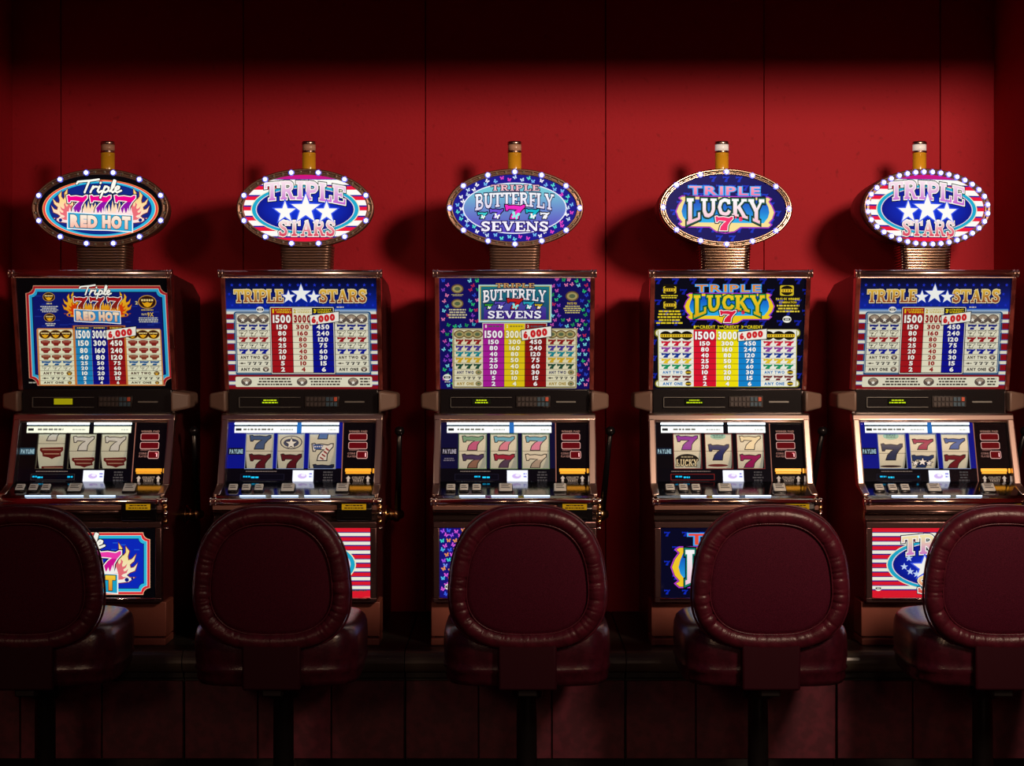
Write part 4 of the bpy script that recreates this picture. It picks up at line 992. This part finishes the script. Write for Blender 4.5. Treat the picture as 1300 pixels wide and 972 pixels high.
def make_machine(cfg):
    root = thing('slot_machine', cfg['label'], 'slot machine', (cfg['x'], 0, ZB), 'slot machines in a row')
    S = lambda key, name, fn, mat, loc=(0, 0, 0), parent=None: shared(key, name, fn, M[mat], parent or root, loc)
    style = cfg['style']
    # body with the pocket that holds the reels
    def cabinet(mb):
        mb.prism(-.2735, .2735, zs([(.030, 1.760), (.118, 1.352), (.108, 1.266), (.235, 1.266), (.235, 1.026), (.012, 1.026), (-.120, .985), (-.120, .960), (-.100, .915), (-.118, .905), (-.118, .640), (-.095, .636), (-.095, .487), (.600, .487), (.600, 1.690), (.45, 1.735)]))
        for s in (-1, 1):
            x0, x1 = sorted((s * .2600, s * .2735)); mb.prism(x0, x1, zs([(.078, 1.268), (.24, 1.268), (.24, 1.024), (.004, 1.024)]))
    S('cabinet', 'cabinet', cabinet, 'laminate')
    def rail(mb):
        mb.tube((-.283, .004, 1.757 - ZB), (.283, .004, 1.757 - ZB), .0128, n=24)
        for x in (-.283, -.270, .268, .281): mb.tube((x - .002, .004, 1.757 - ZB), (x + .003, .004, 1.757 - ZB), .0142, n=24)
        mb.prism(-.274, .274, zs([(.004, 1.762), (.004, 1.742), (.05, 1.735), (.05, 1.766)]))
    S('toprail', 'top_rail', rail, 'chrome')
    for s in (-1, 1):
        x0, x1 = sorted((s * .2625, s * .2790))
        S('trim%d' % s, 'side_trim', lambda mb: mb.prism(x0, x1, zs([(.006, 1.744), (.100, 1.350), (.135, 1.350), (.060, 1.744)]), .003), 'brown_gloss')
        def ear(mb):
            xi, xo = s * .268, s * .331
            v = [(xi, .052, .0375), (xi, .052, -.0375), (xo, .085, .027), (xo, .085, -.024), (xi, .24, .0375), (xi, .24, -.0375), (xo, .24, .027), (xo, .24, -.024)]
            vv, ff = mb.faces(v, [(0, 1, 3, 2), (4, 6, 7, 5), (0, 4, 5, 1), (2, 3, 7, 6), (0, 2, 6, 4), (1, 5, 7, 3)]); mb._bev(vv, ff, .009, 3)
        S('ear%d' % s, 'speaker_box', ear, 'grey', (0, 0, 1.311 - ZB))
    quad_art('pay_glass', root, P_PAY, cfg['pay'], cfg['pay_src'], cfg.get('pay_k', .84))
    S('paystrip', 'glass_retainer', lambda mb: plate(mb, P_PAY, -.2625, .2625, .994, 1.012, -.003, .004), 'darkchrome')
    # black control strip with card reader, keypad and ticket slot
    S('band', 'control_strip', lambda mb: mb.prism(-.2625, .2625, zs([(.098, 1.352), (.098, 1.268), (.125, 1.268), (.135, 1.352)]), .002), 'black')
    def reader(mb):
        x0, z0 = px(572, 504, .09); x1, z1 = px(650, 517, .09); t = .0016
        for q in ((x0, x1, z0 - t, z0), (x0, x1, z1, z1 + t), (x0, x0 + t, z1, z0)): mb.box(q[0], q[1], .088, .105, q[2], q[3])
    rd = S('reader', 'card_reader', reader, 'steel_grey')
    x0, z0 = px(599.5, 505.8, .09); x1, z1 = px(623, 513.2, .09)
    a = Art(lambda x, y, l: (x0 + (x1 - x0) * x / 100, .0905 - l * 5e-5, z0 + (z1 - z0) * y / 32), 1.0)
    yl = (150, 148, 8) if style == 'redhot' else (10, 12, 6)
    a.rect(0, 0, 100, 32, (18, 20, 8) if style != 'redhot' else (160, 150, 10), 0)
    if style == 'redhot': a.rect(2, 2, 98, 30, (150, 140, 8), 1)
    else:
        rr = random.Random(cfg['i']); a.lines(14, 4, 86, 15, 1, (205, 225, 20), 2, rr); a.lines(4, 16, 96, 29, 1, (190, 215, 20), 2, rr)
    a.backing([(0, 0), (100, 0), (100, 32), (0, 32)], lambda p: (p[0], p[1] + .006, p[2])); a.build('reader_display', M['art'], rd)
    def pad(mb):
        x0, z0 = px(655, 502.5, .09); x1, z1 = px(699, 517, .09); mb.box(x0, x1, .0925, .11, z1, z0, .002)
    kp = S('keypad', 'keypad', pad, 'steel')
    for r in range(2):
        for c in range(8):
            x, z = px(659 + 5.05 * c, 506.5 + 6.6 * r, .09)
            mat = 'key_orange' if (c == 7 and r == 0) else 'key_blue' if c >= 5 else 'key_grey'
            S('key' + mat, 'key', lambda mb: mb.box(-.0056, .0056, -.0035, .002, -.0072, .0072, .0012), mat, (x, .0925, z), kp)
    def slot(mb):
        x0, z0 = px(706, 509, .09); x1, z1 = px(731, 511, .09); mb.box(x0, x1, .091, .10, z1, z0)
    S('slot', 'card_slot', slot, 'steel_grey')
    # reel door
    S('doortop', 'door_top_rail', lambda mb: mb.prism(-.283, .283, zs([(.052, 1.246), (.060, 1.266), (.078, 1.270), (.104, 1.268), (.104, 1.238), (.060, 1.236)]), .004, 3), 'chrome')
    for s in (-1, 1):
        x0, x1 = sorted((s * .2585, s * .2815))
        S('doorside%d' % s, 'door_side_rail', lambda mb: mb.prism(x0, x1, zs([(.052, 1.250), (-.030, 1.028), (-.120, 1.004), (-.120, .990), (.010, 1.020), (.095, 1.250)]), .004, 3), 'chrome')
    a = Art(P_DOOR.mapper(DX0, DX0, DX1, DX1, DY0, DY1), 1.0); door_art(a, style); a.build('reel_glass', M['art'], root)
    # real thickness behind the print, around the windows
    def back(mb):
        xs = [DX0] + [q for h in HOLES for q in h] + [DX1]
        for i in range(0, 8, 2): plate(mb, P_DOOR, dux(xs[i]), dux(xs[i + 1]), dv(196), dv(HY[1]), -.006, -.0004)
        plate(mb, P_DOOR, dux(DX0), dux(DX1), dv(HY[1]), 1, -.006, -.0004)
        plate(mb, P_DOOR, dux(855), dux(DX1), 0, dv(196), -.006, -.0004)
    S('doorback', 'door_backing', back, 'black')
    for x0, x1 in ((172, 566), (596, 832)):
        Y, z = P_DOOR.at(dv(133), -.004)
        S('tube%d' % x0, 'light_tube', lambda mb: mb.tube((dux(x0), Y, z), (dux(x1), Y, z), .0055, n=14), 'tube')
        a = Art(P_DOOR.mapper(DX0, DX0, DX1, DX1, DY0, DY1), 1.25)
        a.rect(x0, 151, x1, 191, (250, 252, 250) if style != 'redhot' else (240, 242, 215), 0)
        rr = random.Random(x0 + cfg['i'])
        if x0 == 172:
            a.rect(x0 + 8, 163, x0 + 44, 178, (40, 40, 40), 1); a.lines(x0 + 50, 160, x0 + 250, 182, 1, (120, 120, 110), 1, rr); a.lines(x0 + 280, 166, x0 + 380, 178, 1, (150, 150, 140), 1, rr)
        else: a.lines(x1 - 70, 166, x1 - 12, 180, 1, (190, 190, 180), 1, rr)
        a.backing([(x0, 151), (x1, 151), (x1, 191), (x0, 191)], lambda p: (p[0], p[1] + .004, p[2])); a.build('instruction_strip', M['art'], root)
    for r, ((x0, x1), drw) in enumerate(zip(HOLES, REELS[cfg['reels']])):
        a = Art(lambda x, y, l: (x, y, l)); reel_bg(a, (222, 220, 190) if style == 'redhot' else CREAM); drw(a)
        Y, z = P_DOOR.at(dv(305)); k = (dux(x1) - dux(x0)) / 160 * 1.03
        o = a.build_reel('reel', M['reel'], root, .100, k, (dux((x0 + x1) / 2), Y + .112, z))
        shared('drum', 'reel_drum', lambda mb: mb.lathe((0, 0, 0), [(.0985, -.05), (.0985, .05)], 40, 'x'), M['reel_side'], o)
    # meters, message screen, pay line sign
    for n, (x0, y0, x1, y1) in enumerate(((899, 198, 1009, 234), (899, 252, 1011, 288), (952, 307, 1014, 347))):
        a = Art(P_DOOR.mapper(DX0, DX0, DX1, DX1, DY0, DY1), 1.0)
        a.poly(round_rect(x0, y0, x1, y1, 7), (96, 6, 12), 3)
        if n == 2: a.rect(x1 - 12, y0 + 8, x1 - 7, y1 - 8, (255, 190, 190, 1.6), 4); a.rect(x1 - 20, y0 + 8, x1 - 7, y0 + 13, (255, 120, 130, 1.4), 4) if style in ('redhot', 'lucky') else None
        a.build('red_meter', M['art'], root)
    def strip_light(y0, y1, x0, x1):
        def f(mb): plate(mb, P_DOOR, dux(x0), dux(x1), dv(y0), dv(y1), 0, .004, .001)
        return f
    S('amber1', 'ticket_light', strip_light(412, 432, 880, 1044), 'amber_light'); S('amber2', 'ticket_light', strip_light(435, 444, 884, 1040), 'amber_light')
    S('amber3', 'ticket_light', strip_light(412, 440, 1052, 1064), 'amber_light')
    def msg(a):
        a.rect(552, 422, 682, 492, (236, 238, 255, 1.05), 3)
        a.ellipse(612, 458, 28, 15, (205, 180, 232, 1.0), 4, 20); a.ellipse(618, 452, 14, 8, (236, 230, 250, 1.0), 5, 16); a.lines(654, 436, 676, 470, 2, (140, 140, 215), 4)
    a = Art(P_DOOR.mapper(DX0, DX0, DX1, DX1, DY0, DY1), 1.2); msg(a)
    a.backing([(552, 422), (682, 422), (682, 492), (552, 492)], lambda p: (p[0], p[1] + .003, p[2])); a.build('message_screen', M['art'], root)
    a = Art(P_DOOR.mapper(DX0, DX0, DX1, DX1, DY0, DY1), 1.0)
    dimc = {'redhot': (90, 150, 180), 'lucky': (20, 50, 90), 'stars': (14, 20, 60), 'butterfly': (8, 8, 24)}[style]
    a.poly(round_rect(138, 284, 236, 326, 6), tuple(int(c * .45) for c in dimc), 1)
    a.sans('PAYLINE', (148, 292, 232, 320), (150, 180, 190) if style != 'butterfly' else (160, 150, 160), 3, None, .055)
    if style == 'butterfly': a.lines(152, 344, 222, 368, 2, (110, 100, 110), 2)
    a.build('payline_sign', M['art'], root)
    a = Art(P_DOOR.mapper(DX0, DX0, DX1, DX1, DY0, DY1), 1.1)
    fr = {'lucky': (120, 30, 26), 'redhot': (48, 44, 44)}.get(style, (22, 20, 34))
    a.rect(224, 444, 500, 482, fr, 1); a.rect(228, 447, 496, 479, (3, 4, 12), 1.5)
    rr = random.Random(40 + cfg['i']); q0, q1 = {'butterfly': (340, 448), 'redhot': (232, 300), 'lucky': (250, 350)}.get(style, (240, 340))
    for half, c in ((0, (20, 190, 240)), (1, (30, 205, 255))):
        w_ = (q1 - q0) / 2; a.lines(q0 + half * w_, 453 + 4 * half, q0 + (half + 1) * w_, 470 + 5 * half, 1, c, 3, rr)
    if style == 'redhot': a.lines(452, 454, 490, 472, 1, (20, 190, 240), 3, rr)
    if cfg['i'] == 5: a.lines(478, 453, 492, 472, 1, (20, 190, 240), 3, rr)
    a.build('vacuum_display', M['art'], root)
    # clear pane in front of the print
    S('pane', 'door_pane', lambda mb: plate(mb, P_DOOR, -.2575, .2575, 0.005, .985, .0075, .0095), 'pane')
    # button deck
    S('deck', 'button_deck', lambda mb: mb.prism(-.270, .270, zs([(.004, 1.036), (-.130, .998), (-.146, .990), (-.146, .962), (.004, .97)]), .002), 'deck')
    def deckpoint(x, y):
        v = (y - 612) / (630 - 612); Y, z = P_DECK.at(v); return (x - 653.5) * (6 + Y) / F_PX, Y, z
    tilt = math.atan2(.036, .134)
    for x0, x1, big in ((566, 578.5, 0), (583, 595, 0), (599, 611, 0), (632.5, 651, 1), (702.5, 719.5, 1)):
        x, Y, z = deckpoint((x0 + x1) / 2, 622); hw = (x1 - x0) / 2 * 6 / F_PX
        dpt = .026 if not big else .034
        b = S('bh%d' % int(x0), 'button', lambda mb: mb.box(-hw, hw, -dpt, dpt * .6, -.012, .014, .004, 2), 'black', (x, Y + .012, z))
        b.rotation_euler = (tilt + .28, 0, 0)
        cpb = S('bc%d' % int(x0), 'button_cap', lambda mb: mb.box(-hw * .88, hw * .88, -dpt * .72, dpt * .5, .010, .0185, .003, 2), 'button', (0, 0, 0), b)
        def lab(mb):
            for i in range(3 if big else 2): mb.box(-hw * .6, hw * (.6 - .2 * (i % 2)), -.012 + .010 * i, -.008 + .010 * i, .018, .0189)
        S('bl%d' % int(x0), 'button_lettering', lab, 'button_label', (0, 0, 0), b)
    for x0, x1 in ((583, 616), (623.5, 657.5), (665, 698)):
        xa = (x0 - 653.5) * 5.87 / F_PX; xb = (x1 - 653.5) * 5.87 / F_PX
        S('ds%d' % int(x0), 'deck_glint', lambda mb: mb.box(xa, xb, -.139, -.135, .9955 - ZB, .9995 - ZB, .001), 'blue_strip')  # glowing bars painted as reflections on the deck edge, no lamps there
    def lip(mb):
        mb.tube((-.283, -.150, .979 - ZB), (.283, -.150, .979 - ZB), .0125, n=24)
        for x in (-.284, -.268, .266, .282): mb.tube((x - .002, -.150, .979 - ZB), (x + .003, -.150, .979 - ZB), .0140, n=24)
    S('lip', 'deck_rail', lip, 'chrome_polish')
    S('apron', 'deck_apron', lambda mb: mb.prism(-.2785, .2785, zs([(-.142, .972), (-.1495, .966), (-.1495, .950), (-.12, .946), (-.12, .972)]), .002), 'chrome_satin')
    def bolster(mb):
        mb.prism(-.277, .277, zs([(-.140, .966), (-.142, .958), (-.140, .948), (-.130, .940), (-.126, .928), (-.132, .918), (-.142, .912), (-.10, .905), (-.10, .966)]))
        mb.tube((-.277, -.143, .944 - ZB), (.277, -.143, .944 - ZB), .0055, n=16)
    S('bolster', 'bolster_panel', bolster, 'darkchrome')
    def bill(mb):
        x0, z0 = px(707.5, 638, -.15); x1, z1 = px(752, 661.5, -.15); mb.prism(x0, x1, [(-.158, z0), (-.166, z0 - .02), (-.160, z1 + .004), (-.152, z1), (-.10, z1), (-.10, z0)], .003)
        mb.box(x0 + .02, x1 - .02, -.1665, -.155, z1 + .010, z1 + .014)
    bl = S('bill', 'bill_acceptor', bill, 'black')
    x0, z0 = px(714, 639.5, -.165); x1, z1 = px(745, 647, -.165)
    a = Art(lambda x, y, l: (x0 + (x1 - x0) * x / 124, -.1664 - l * 8e-5, z0 + (z1 - z0) * y / 30), .85)
    a.rect(0, 0, 124, 30, (176, 128, 14), 0); a.lines(18, 3, 108, 14, 1, (40, 26, 8), 1, random.Random(2)); a.lines(10, 16, 116, 27, 1, (60, 40, 10), 1, random.Random(6))
    a.backing([(0, 0), (124, 0), (124, 30), (0, 30)], lambda p: (p[0], p[1] + .012, p[2])); a.build('bill_label', M['art'], bl)
    # belly door
    def bframe(mb):
        zt, zt2, zb2, zb = .911 - ZB, .889 - ZB, .654 - ZB, .637 - ZB
        mb.box(-.2765, .2765, -.147, -.112, zt2, zt, .003); mb.box(-.2765, .2765, -.147, -.112, zb, zb2, .003)
        for s in (-1, 1): q = sorted((s * .2548, s * .2765)); mb.box(q[0], q[1], -.1465, -.112, zb2 - .002, zt2 + .002, .003)
    S('bframe', 'belly_frame', bframe, 'frame_dark')
    S('bsill', 'belly_sill', lambda mb: mb.tube((-.256, -.149, .650 - ZB), (.256, -.149, .650 - ZB), .0042, n=12), 'bright')
    quad_art('belly_glass', root, P_BELLY, cfg['belly'], (0, 0, 743, 743, 0, 345), .88)
    # brown foot
    S('foot', 'lower_panel', lambda mb: mb.box(-.285, .285, -.108, .02, .516 - ZB, .634 - ZB, .003), 'brown')
    S('footstrip', 'foot_strip', lambda mb: mb.box(-.285, .285, -.118, .02, .4875 - ZB, .511 - ZB, .003), 'brown')
    # hinge knuckles at the right corner
    for i, (z, r) in enumerate(((.978, .013), (.957, .011), (.936, .012), (.910, .010), (.885, .006))):
        S('hinge%d' % i, 'hinge_knuckle', lambda mb: mb.lathe((0, 0, 0), [(.004, -.008), (r * .8, -.007), (r, -.002), (r, .004), (r * .6, .008)], 16, 'x'), 'gold' if i % 2 else 'bright', (.287, -.128 if i < 4 else -.11, z - ZB))
    # pull handle on the right flank
    def hub(mb): mb.lathe((0, 0, 0), [(.034, .273), (.034, .281), (.026, .284), (.020, .292), (.020, .305), (.027, .308), (.027, .322), (.018, .329), (.013, .340), (.004, .343)], 24, 'x')
    hb = S('hub', 'handle_hub', hub, 'gold', (0, .30, .893 - ZB))
    S('arm', 'handle_arm', lambda mb: mb.tube((.318, 0, 0), (.3377, -.184, .309), .0125, .0085, 16), 'black', (0, 0, 0), hb)
    S('knob', 'handle_knob', lambda mb: mb.ball((.3377, -.188, .312), .0175, 20, 14), 'black', (0, 0, 0), hb)
    make_topper(root, cfg)
    return root
M['brown_gloss'] = noise_mix(principled('red_brown_gloss_trim', (0.2, 0.06, 0.05, 1), 0.16, spec=0.8, coat=1.0), (0.07, 0.014, 0.012, 1), (0.22, 0.045, 0.035, 1), 9, stretch=(3, 3, 1.5))
M['frame_dark'] = principled('belly_frame_metal', (0.20, 0.11, 0.11, 1), 0.26, 0.9)
M['steel_grey'] = principled('grey_slot_metal', (0.20, 0.20, 0.19, 1), 0.4, 0.6)
M['key_grey'] = principled('grey_key', (0.045, 0.035, 0.035, 1), 0.45)
M['key_blue'] = principled('blue_key', (0.035, 0.085, 0.13, 1), 0.45)
M['key_orange'] = principled('orange_key', (0.62, 0.10, 0.05, 1), 0.45)
M['reel_side'] = principled('reel_drum_plastic', (0.05, 0.05, 0.05, 1), 0.6)

MACH = [
 dict(i=1, x=-1.463, style='redhot', pay=pay_redhot, pay_src=(22, 40, 1196, 1190, 40, 945), belly=belly_redhot, face=face_redhot, zoom=6.5, reels='redhot', phase=0, all_on=False, white=False, rim='bronze', ribs='bronze', turn=0,
      label='leftmost slot machine, flaming pink sevens on its oval sign, navy pay glass'),
 dict(i=2, x=-.735, style='stars', pay=pay_stars, pay_src=(2, 10, 1186, 1180, 50, 945), belly=belly_stars, face=face_stars, zoom=4.862, reels='stars_a', phase=0, all_on=False, white=False, rim='bronze', ribs='bronze', turn=0,
      label='stars and stripes slot machine second from left, every third oval bulb lit'),
 dict(i=3, x=.0096, style='butterfly', pay=pay_butterfly, pay_src=(54, 58, 1238, 1240, 42, 942), belly=belly_butterfly, face=face_butterfly, zoom=4.862, reels='butterfly', phase=2, all_on=False, white=False, rim='bronze', ribs='bronze', turn=1,
      label='middle slot machine, dark blue glasses strewn with butterflies, black pull handle at its right'),
 dict(i=4, x=.7596, style='lucky', pay=pay_lucky, pay_src=(45, 22, 1206, 1186, 52, 942), belly=belly_lucky, face=face_lucky, zoom=4.862, reels='lucky', phase=2, all_on=False, white=True, rim='rimgold', ribs='rimgold', turn=9, pay_k=.95,
      label='second slot machine from right, yellow lettering and scroll on black pay glass'),
 dict(i=5, x=1.475, style='stars', pay=pay_stars, pay_src=(2, 10, 1186, 1180, 50, 945), belly=belly_stars, face=face_stars, zoom=4.862, reels='stars_b', phase=0, all_on=True, white=True, rim='bronze', ribs='rimgold', turn=12,
      label='rightmost slot machine, stars and stripes glasses, every bulb round its oval sign lit'),
]

# ------------------------------------------------------------------ the setting
WY = .65
XL, XR = -1.923, 1.853
wall = struct(link('wall_back', bpy.data.meshes.new('wall_back')))
mb = MB(); mb.box(XL - .1, XR + .1, WY + .022, WY + .10, -.02, 3.0); CACHE['wb'] = mb.mesh('wall_back', M['wall_dark']); wall.data = CACHE['wb']
edges = [XL, -1.735, -1.033, -.333, .360, .969, 1.647, XR]
for i in range(7):
    x0, x1 = edges[i] + (.0016 if i else 0), edges[i + 1] - (.0016 if i < 6 else 0)
    MB().box(x0, x1, WY + .001 * (i % 2), WY + .024, 0, 2.95, .0012, 1).build('wall_panel', M['wall'], wall)
struct(MB().box(XL - .12, XL, -1.1, WY + .02, 0, 2.95).build('wall_left', M['wall']))
struct(MB().box(XR, XR + .12, -1.1, WY + .02, 0, 2.95).build('wall_right', M['wall']))
struct(MB().box(XL - .12, XR + .12, -1.1, WY + .1, 2.95, 3.0).build('ceiling', M['ceiling']))
struct(MB().box(XL - .12, XR + .12, -.8, -.765, 2.560, 2.95).build('trim_1', M['wall']))
struct(MB().box(-6.0, 6.0, -11.0, WY, -.05, 0.0).build('floor', M['carpet']))

# five base cabinets, butted together, one under each machine
stand_edges = [XL + .002, -1.098, -.358, .3796, 1.086, XR - .002]
stand_names = ['black base cabinet under the leftmost slot machine, with rounded olive front edge',
               'black base cabinet under the second slot machine from left, rounded olive front edge',
               'black base cabinet under the middle butterfly slot machine, rounded olive front edge',
               'black base cabinet under the slot machine second from right, rounded olive front edge',
               'black base cabinet under the rightmost slot machine, with rounded olive front edge']
for i in range(5):
    x0, x1 = stand_edges[i] + .0015, stand_edges[i + 1] - .0015; xm = (x0 + x1) / 2
    t = thing('slot_stand', stand_names[i], 'base cabinet', (xm, .2, 0), 'base cabinets under the machines')
    a, b = x0 - xm, x1 - xm
    MB().box(a, b, -.415, .449, .395, .4865, .002).build('top_slab', M['stand'], t)
    q = [(-.415, .4865)] + [(-.415 - .036 * math.sin(D2R(v)), .4505 + .036 * math.cos(D2R(v))) for v in range(15, 181, 15)] + [(-.415, .4145)]
    MB().prism(a, b, q).build('nosing', M['nosing'], t)
    MB().box(a, b, -.400, .449, .12, .394).build('body', M['stand'], t)
    n = 3; step = (b - a) / n
    for k in range(n):
        MB().box(a + k * step + .002, a + (k + 1) * step - .002, -.412, -.4005, .125, .385, .002, 1).build('front_panel', M['kick'], t)
    MB().box(a, b, -.36, .449, 0, .1195).build('plinth', M['black'], t)

# ------------------------------------------------------------------ stools
def super_pt(t, a, b, n):
    c, s = math.cos(t), math.sin(t)
    return a * math.copysign(abs(c) ** (2 / n), c), b * math.copysign(abs(s) ** (2 / n), s)
def back_outline(a, b, N):
    """upright outline of the backrest, evenly spaced, a bit narrower at the foot and the shoulders round"""
    raw = []
    for i in range(720):
        x, z = super_pt(2 * PI * i / 720, a, b, 2.8)
        x *= 1.0 - .095 * (z / b) - .05 * (z / b) ** 2
        raw.append((x, z))
    acc = [0]
    for i in range(720): acc.append(acc[-1] + math.dist(raw[i], raw[(i + 1) % 720]))
    out = []; j = 0
    for k in range(N):
        t = acc[-1] * k / N
        while acc[j + 1] < t: j += 1
        u = (t - acc[j]) / max(1e-9, acc[j + 1] - acc[j]); p, q = raw[j], raw[(j + 1) % 720]
        out.append((p[0] + (q[0] - p[0]) * u, p[1] + (q[1] - p[1]) * u))
    return out
def roll_mesh(seed, a=.203, b=.189, r=.0285, N=440, K=16):
    """the padded roll round the backrest, gathered into creases"""
    rr = random.Random(seed); mb = MB()
    P = back_outline(a, b, N); phase = [rr.uniform(0, 6.28) for _ in range(6)]
    creases = []
    t = 0
    while t < N: creases.append((t, rr.uniform(.3, 1.15), rr.uniform(.8, 1.6), rr.uniform(-2.2, 2.2))); t += rr.choice((3, 4, 5, 5, 6, 8, 11))
    vs = []
    for i, (x, z) in enumerate(P):
        x2, z2 = P[(i + 1) % N]; x1, z1 = P[i - 1]; tx, tz = x2 - x1, z2 - z1; L = math.hypot(tx, tz); nx, nz = tz / L, -tx / L
        curv = abs(x / a) ** 3 * .6 + .4
        for j in range(K):
            ang = 2 * PI * j / K
            dent = 0
            for c, dp, wd, sk in creases:
                d = (i + sk * 2.2 * math.sin(ang) - c + N / 2) % N - N / 2
                if abs(d) < 6: dent += dp * math.exp(-(d / wd) ** 2)
            R = r * (1 - .13 * min(1.3, dent) * (.55 + .45 * math.cos(ang - PI)) * curv + .02 * math.sin(i * .31 + phase[0]) * curv)
            vs.append((x + nx * R * math.cos(ang), R * 1.05 * math.sin(ang) * 1.0, z + nz * R * math.cos(ang)))
    fs = [(i * K + j, i * K + (j + 1) % K, ((i + 1) % N) * K + (j + 1) % K, ((i + 1) % N) * K + j) for i in range(N) for j in range(K)]
    mb.faces(vs, fs, True)
    return mb
def back_panel_mesh(a=.186, b=.172, front=True):
    mb = MB(); N = 72; rings = 9
    P = back_outline(1.0, 1.0, N); vs = []
    for side, bulge in ((-1, .016), (1, .035)):
        for k in range(rings):
            q = 1 - k / rings; e = (1 - q ** 2.6)
            for x, z in P: vs.append((x * a * q, side * (.008 + bulge * e), z * b * q))
    base = rings * N; n0 = len(vs); vs += [(0, -.024, 0), (0, .043, 0)]
    fs = []
    for s in range(2):
        o = s * base
        for k in range(rings - 1):
            for i in range(N): fs.append((o + k * N + i, o + k * N + (i + 1) % N, o + (k + 1) * N + (i + 1) % N, o + (k + 1) * N + i))
        for i in range(N): fs.append((o + (rings - 1) * N + i, o + (rings - 1) * N + (i + 1) % N, n0 + s))
    for i in range(N): fs.append((i, (i + 1) % N, base + (i + 1) % N, base + i))
    mb.faces(vs, fs, True)
    return mb
def piping_mesh(a, b, y, r=.0035, N=120, K=6):
    mb = MB(); P = back_outline(a, b, N); vs = []
    for i, (x, z) in enumerate(P):
        x2, z2 = P[(i + 1) % N]; x1, z1 = P[i - 1]; tx, tz = x2 - x1, z2 - z1; L = math.hypot(tx, tz); nx, nz = tz / L, -tx / L
        for j in range(K):
            g = 2 * PI * j / K; vs.append((x + nx * r * math.cos(g), y + r * math.sin(g), z + nz * r * math.cos(g)))
    mb.faces(vs, [(i * K + j, i * K + (j + 1) % K, ((i + 1) % N) * K + (j + 1) % K, ((i + 1) % N) * K + j) for i in range(N) for j in range(K)], True)
    return mb
def seat_mesh():
    """cushion: x width .50, y depth .50, top dished, pleated apron"""
    mb = MB(); N = 120; rr = random.Random(11)
    P = []
    for i in range(N):
        x, y = super_pt(2 * PI * i / N, .258, .250, 4.4); P.append((x, y))
    lev = [(.86, 0.0, 0), (.955, .004, .3), (.985, .020, 1), (.975, .040, .5), (1.0, .048, 0), (.985, .056, .3), (1.0, .080, .5), (1.0, .115, .3), (.99, .146, .1), (.965, .164, 0), (.91, .177, 0), (.80, .183, 0), (.6, .181, 0), (.3, .178, 0)]
    ple = [rr.uniform(0, 1) for _ in range(N)]
    vs = []
    for q, z, pl in lev:
        for i, (x, y) in enumerate(P):
            d = 1 - .022 * pl * ple[(i // 2) % N]; vs.append((x * q * d, y * q * d, z))
    n0 = len(vs); vs += [(0, 0, 0), (0, 0, .177)]
    fs = [(k * N + i, k * N + (i + 1) % N, (k + 1) * N + (i + 1) % N, (k + 1) * N + i) for k in range(len(lev) - 1) for i in range(N)]
    m = len(lev) - 1
    for i in range(N): fs.append((n0, (i + 1) % N, i)); fs.append((m * N + i, m * N + (i + 1) % N, n0 + 1))
    mb.faces(vs, fs, True)
    return mb
SEAT_M = seat_mesh().mesh('seat', M['seat_leather'])
PANEL_M = back_panel_mesh().mesh('back_panel', M['fabric'])
PIPE_M = piping_mesh(.2325, .2185, .012).mesh('piping', M['leather'])
WELT_M = piping_mesh(.1795, .1660, -.017, .0028).mesh('inner_welt', M['leather'])
def bracket(mb):
    mb.box(-.087, .087, -.012, .018, -.085, .06, .008, 3)
mbk = MB(); bracket(mbk); BRACK_M = mbk.mesh('back_bracket', M['bracket'])
mbk = MB(); mbk.box(-.04, .04, -.20, .14, -.022, 0, .004); mbk.box(-.03, .03, -.262, -.19, -.022, .03, .004); PLATE_M = mbk.mesh('seat_plate', M['steel'])
mbk = MB(); mbk.lathe((0, 0, 0), [(.045, .012), (.040, .05), (.032, .07), (.032, .40), (.05, .41), (.05, .457)], 28); POST_M = mbk.mesh('pedestal', M['steel'])
mbk = MB(); mbk.lathe((0, 0, 0), [(.225, 0), (.225, .008), (.20, .016), (.06, .026), (.045, .030)], 40); FOOT_M = mbk.mesh('base_disc', M['steel'])
def stool(x, label, seed, turn=0.0, y=-.60):
    t = thing('casino_stool', label, 'stool', (x, y, 0), 'stools in front of the slot machines')
    t.rotation_euler = (0, 0, D2R(turn))
    link('seat', SEAT_M, t, (0, .02, .481))
    yb = -.245; zc = .812
    roll = roll_mesh(seed).build('back_roll', M['leather'], t, (0, yb, zc)); roll.rotation_euler = (D2R(3), 0, 0)
    p = link('back_panel', PANEL_M, t, (0, yb, zc)); p.rotation_euler = (D2R(3), 0, 0)
    link('piping', PIPE_M, roll); link('inner_welt', WELT_M, p)
    link('back_bracket', BRACK_M, t, (0, yb - .004, .565))
    link('seat_plate', PLATE_M, t, (0, .02, .480)); link('pedestal', POST_M, t, (0, .02, .0)); link('base_disc', FOOT_M, t, (0, .02, 0))
    return t

for cfg in MACH: make_machine(cfg)
for i, (x, lb) in enumerate((
        (-1.462, 'oxblood padded stool cut off by the left edge, before the flaming sevens machine'),
        (-.716, 'oxblood padded stool second from left, hiding the left of a striped belly glass'),
        (.046, 'middle oxblood padded stool, in front of the butterfly slot machine'),
        (.771, 'oxblood padded stool second from right, right of the blue lettered belly glass'),
        (1.474, 'oxblood padded stool cut off by the right edge, before the rightmost machine'))):
    stool(x, lb, 30 + i, (2, 0, 0, 0, -2)[i])
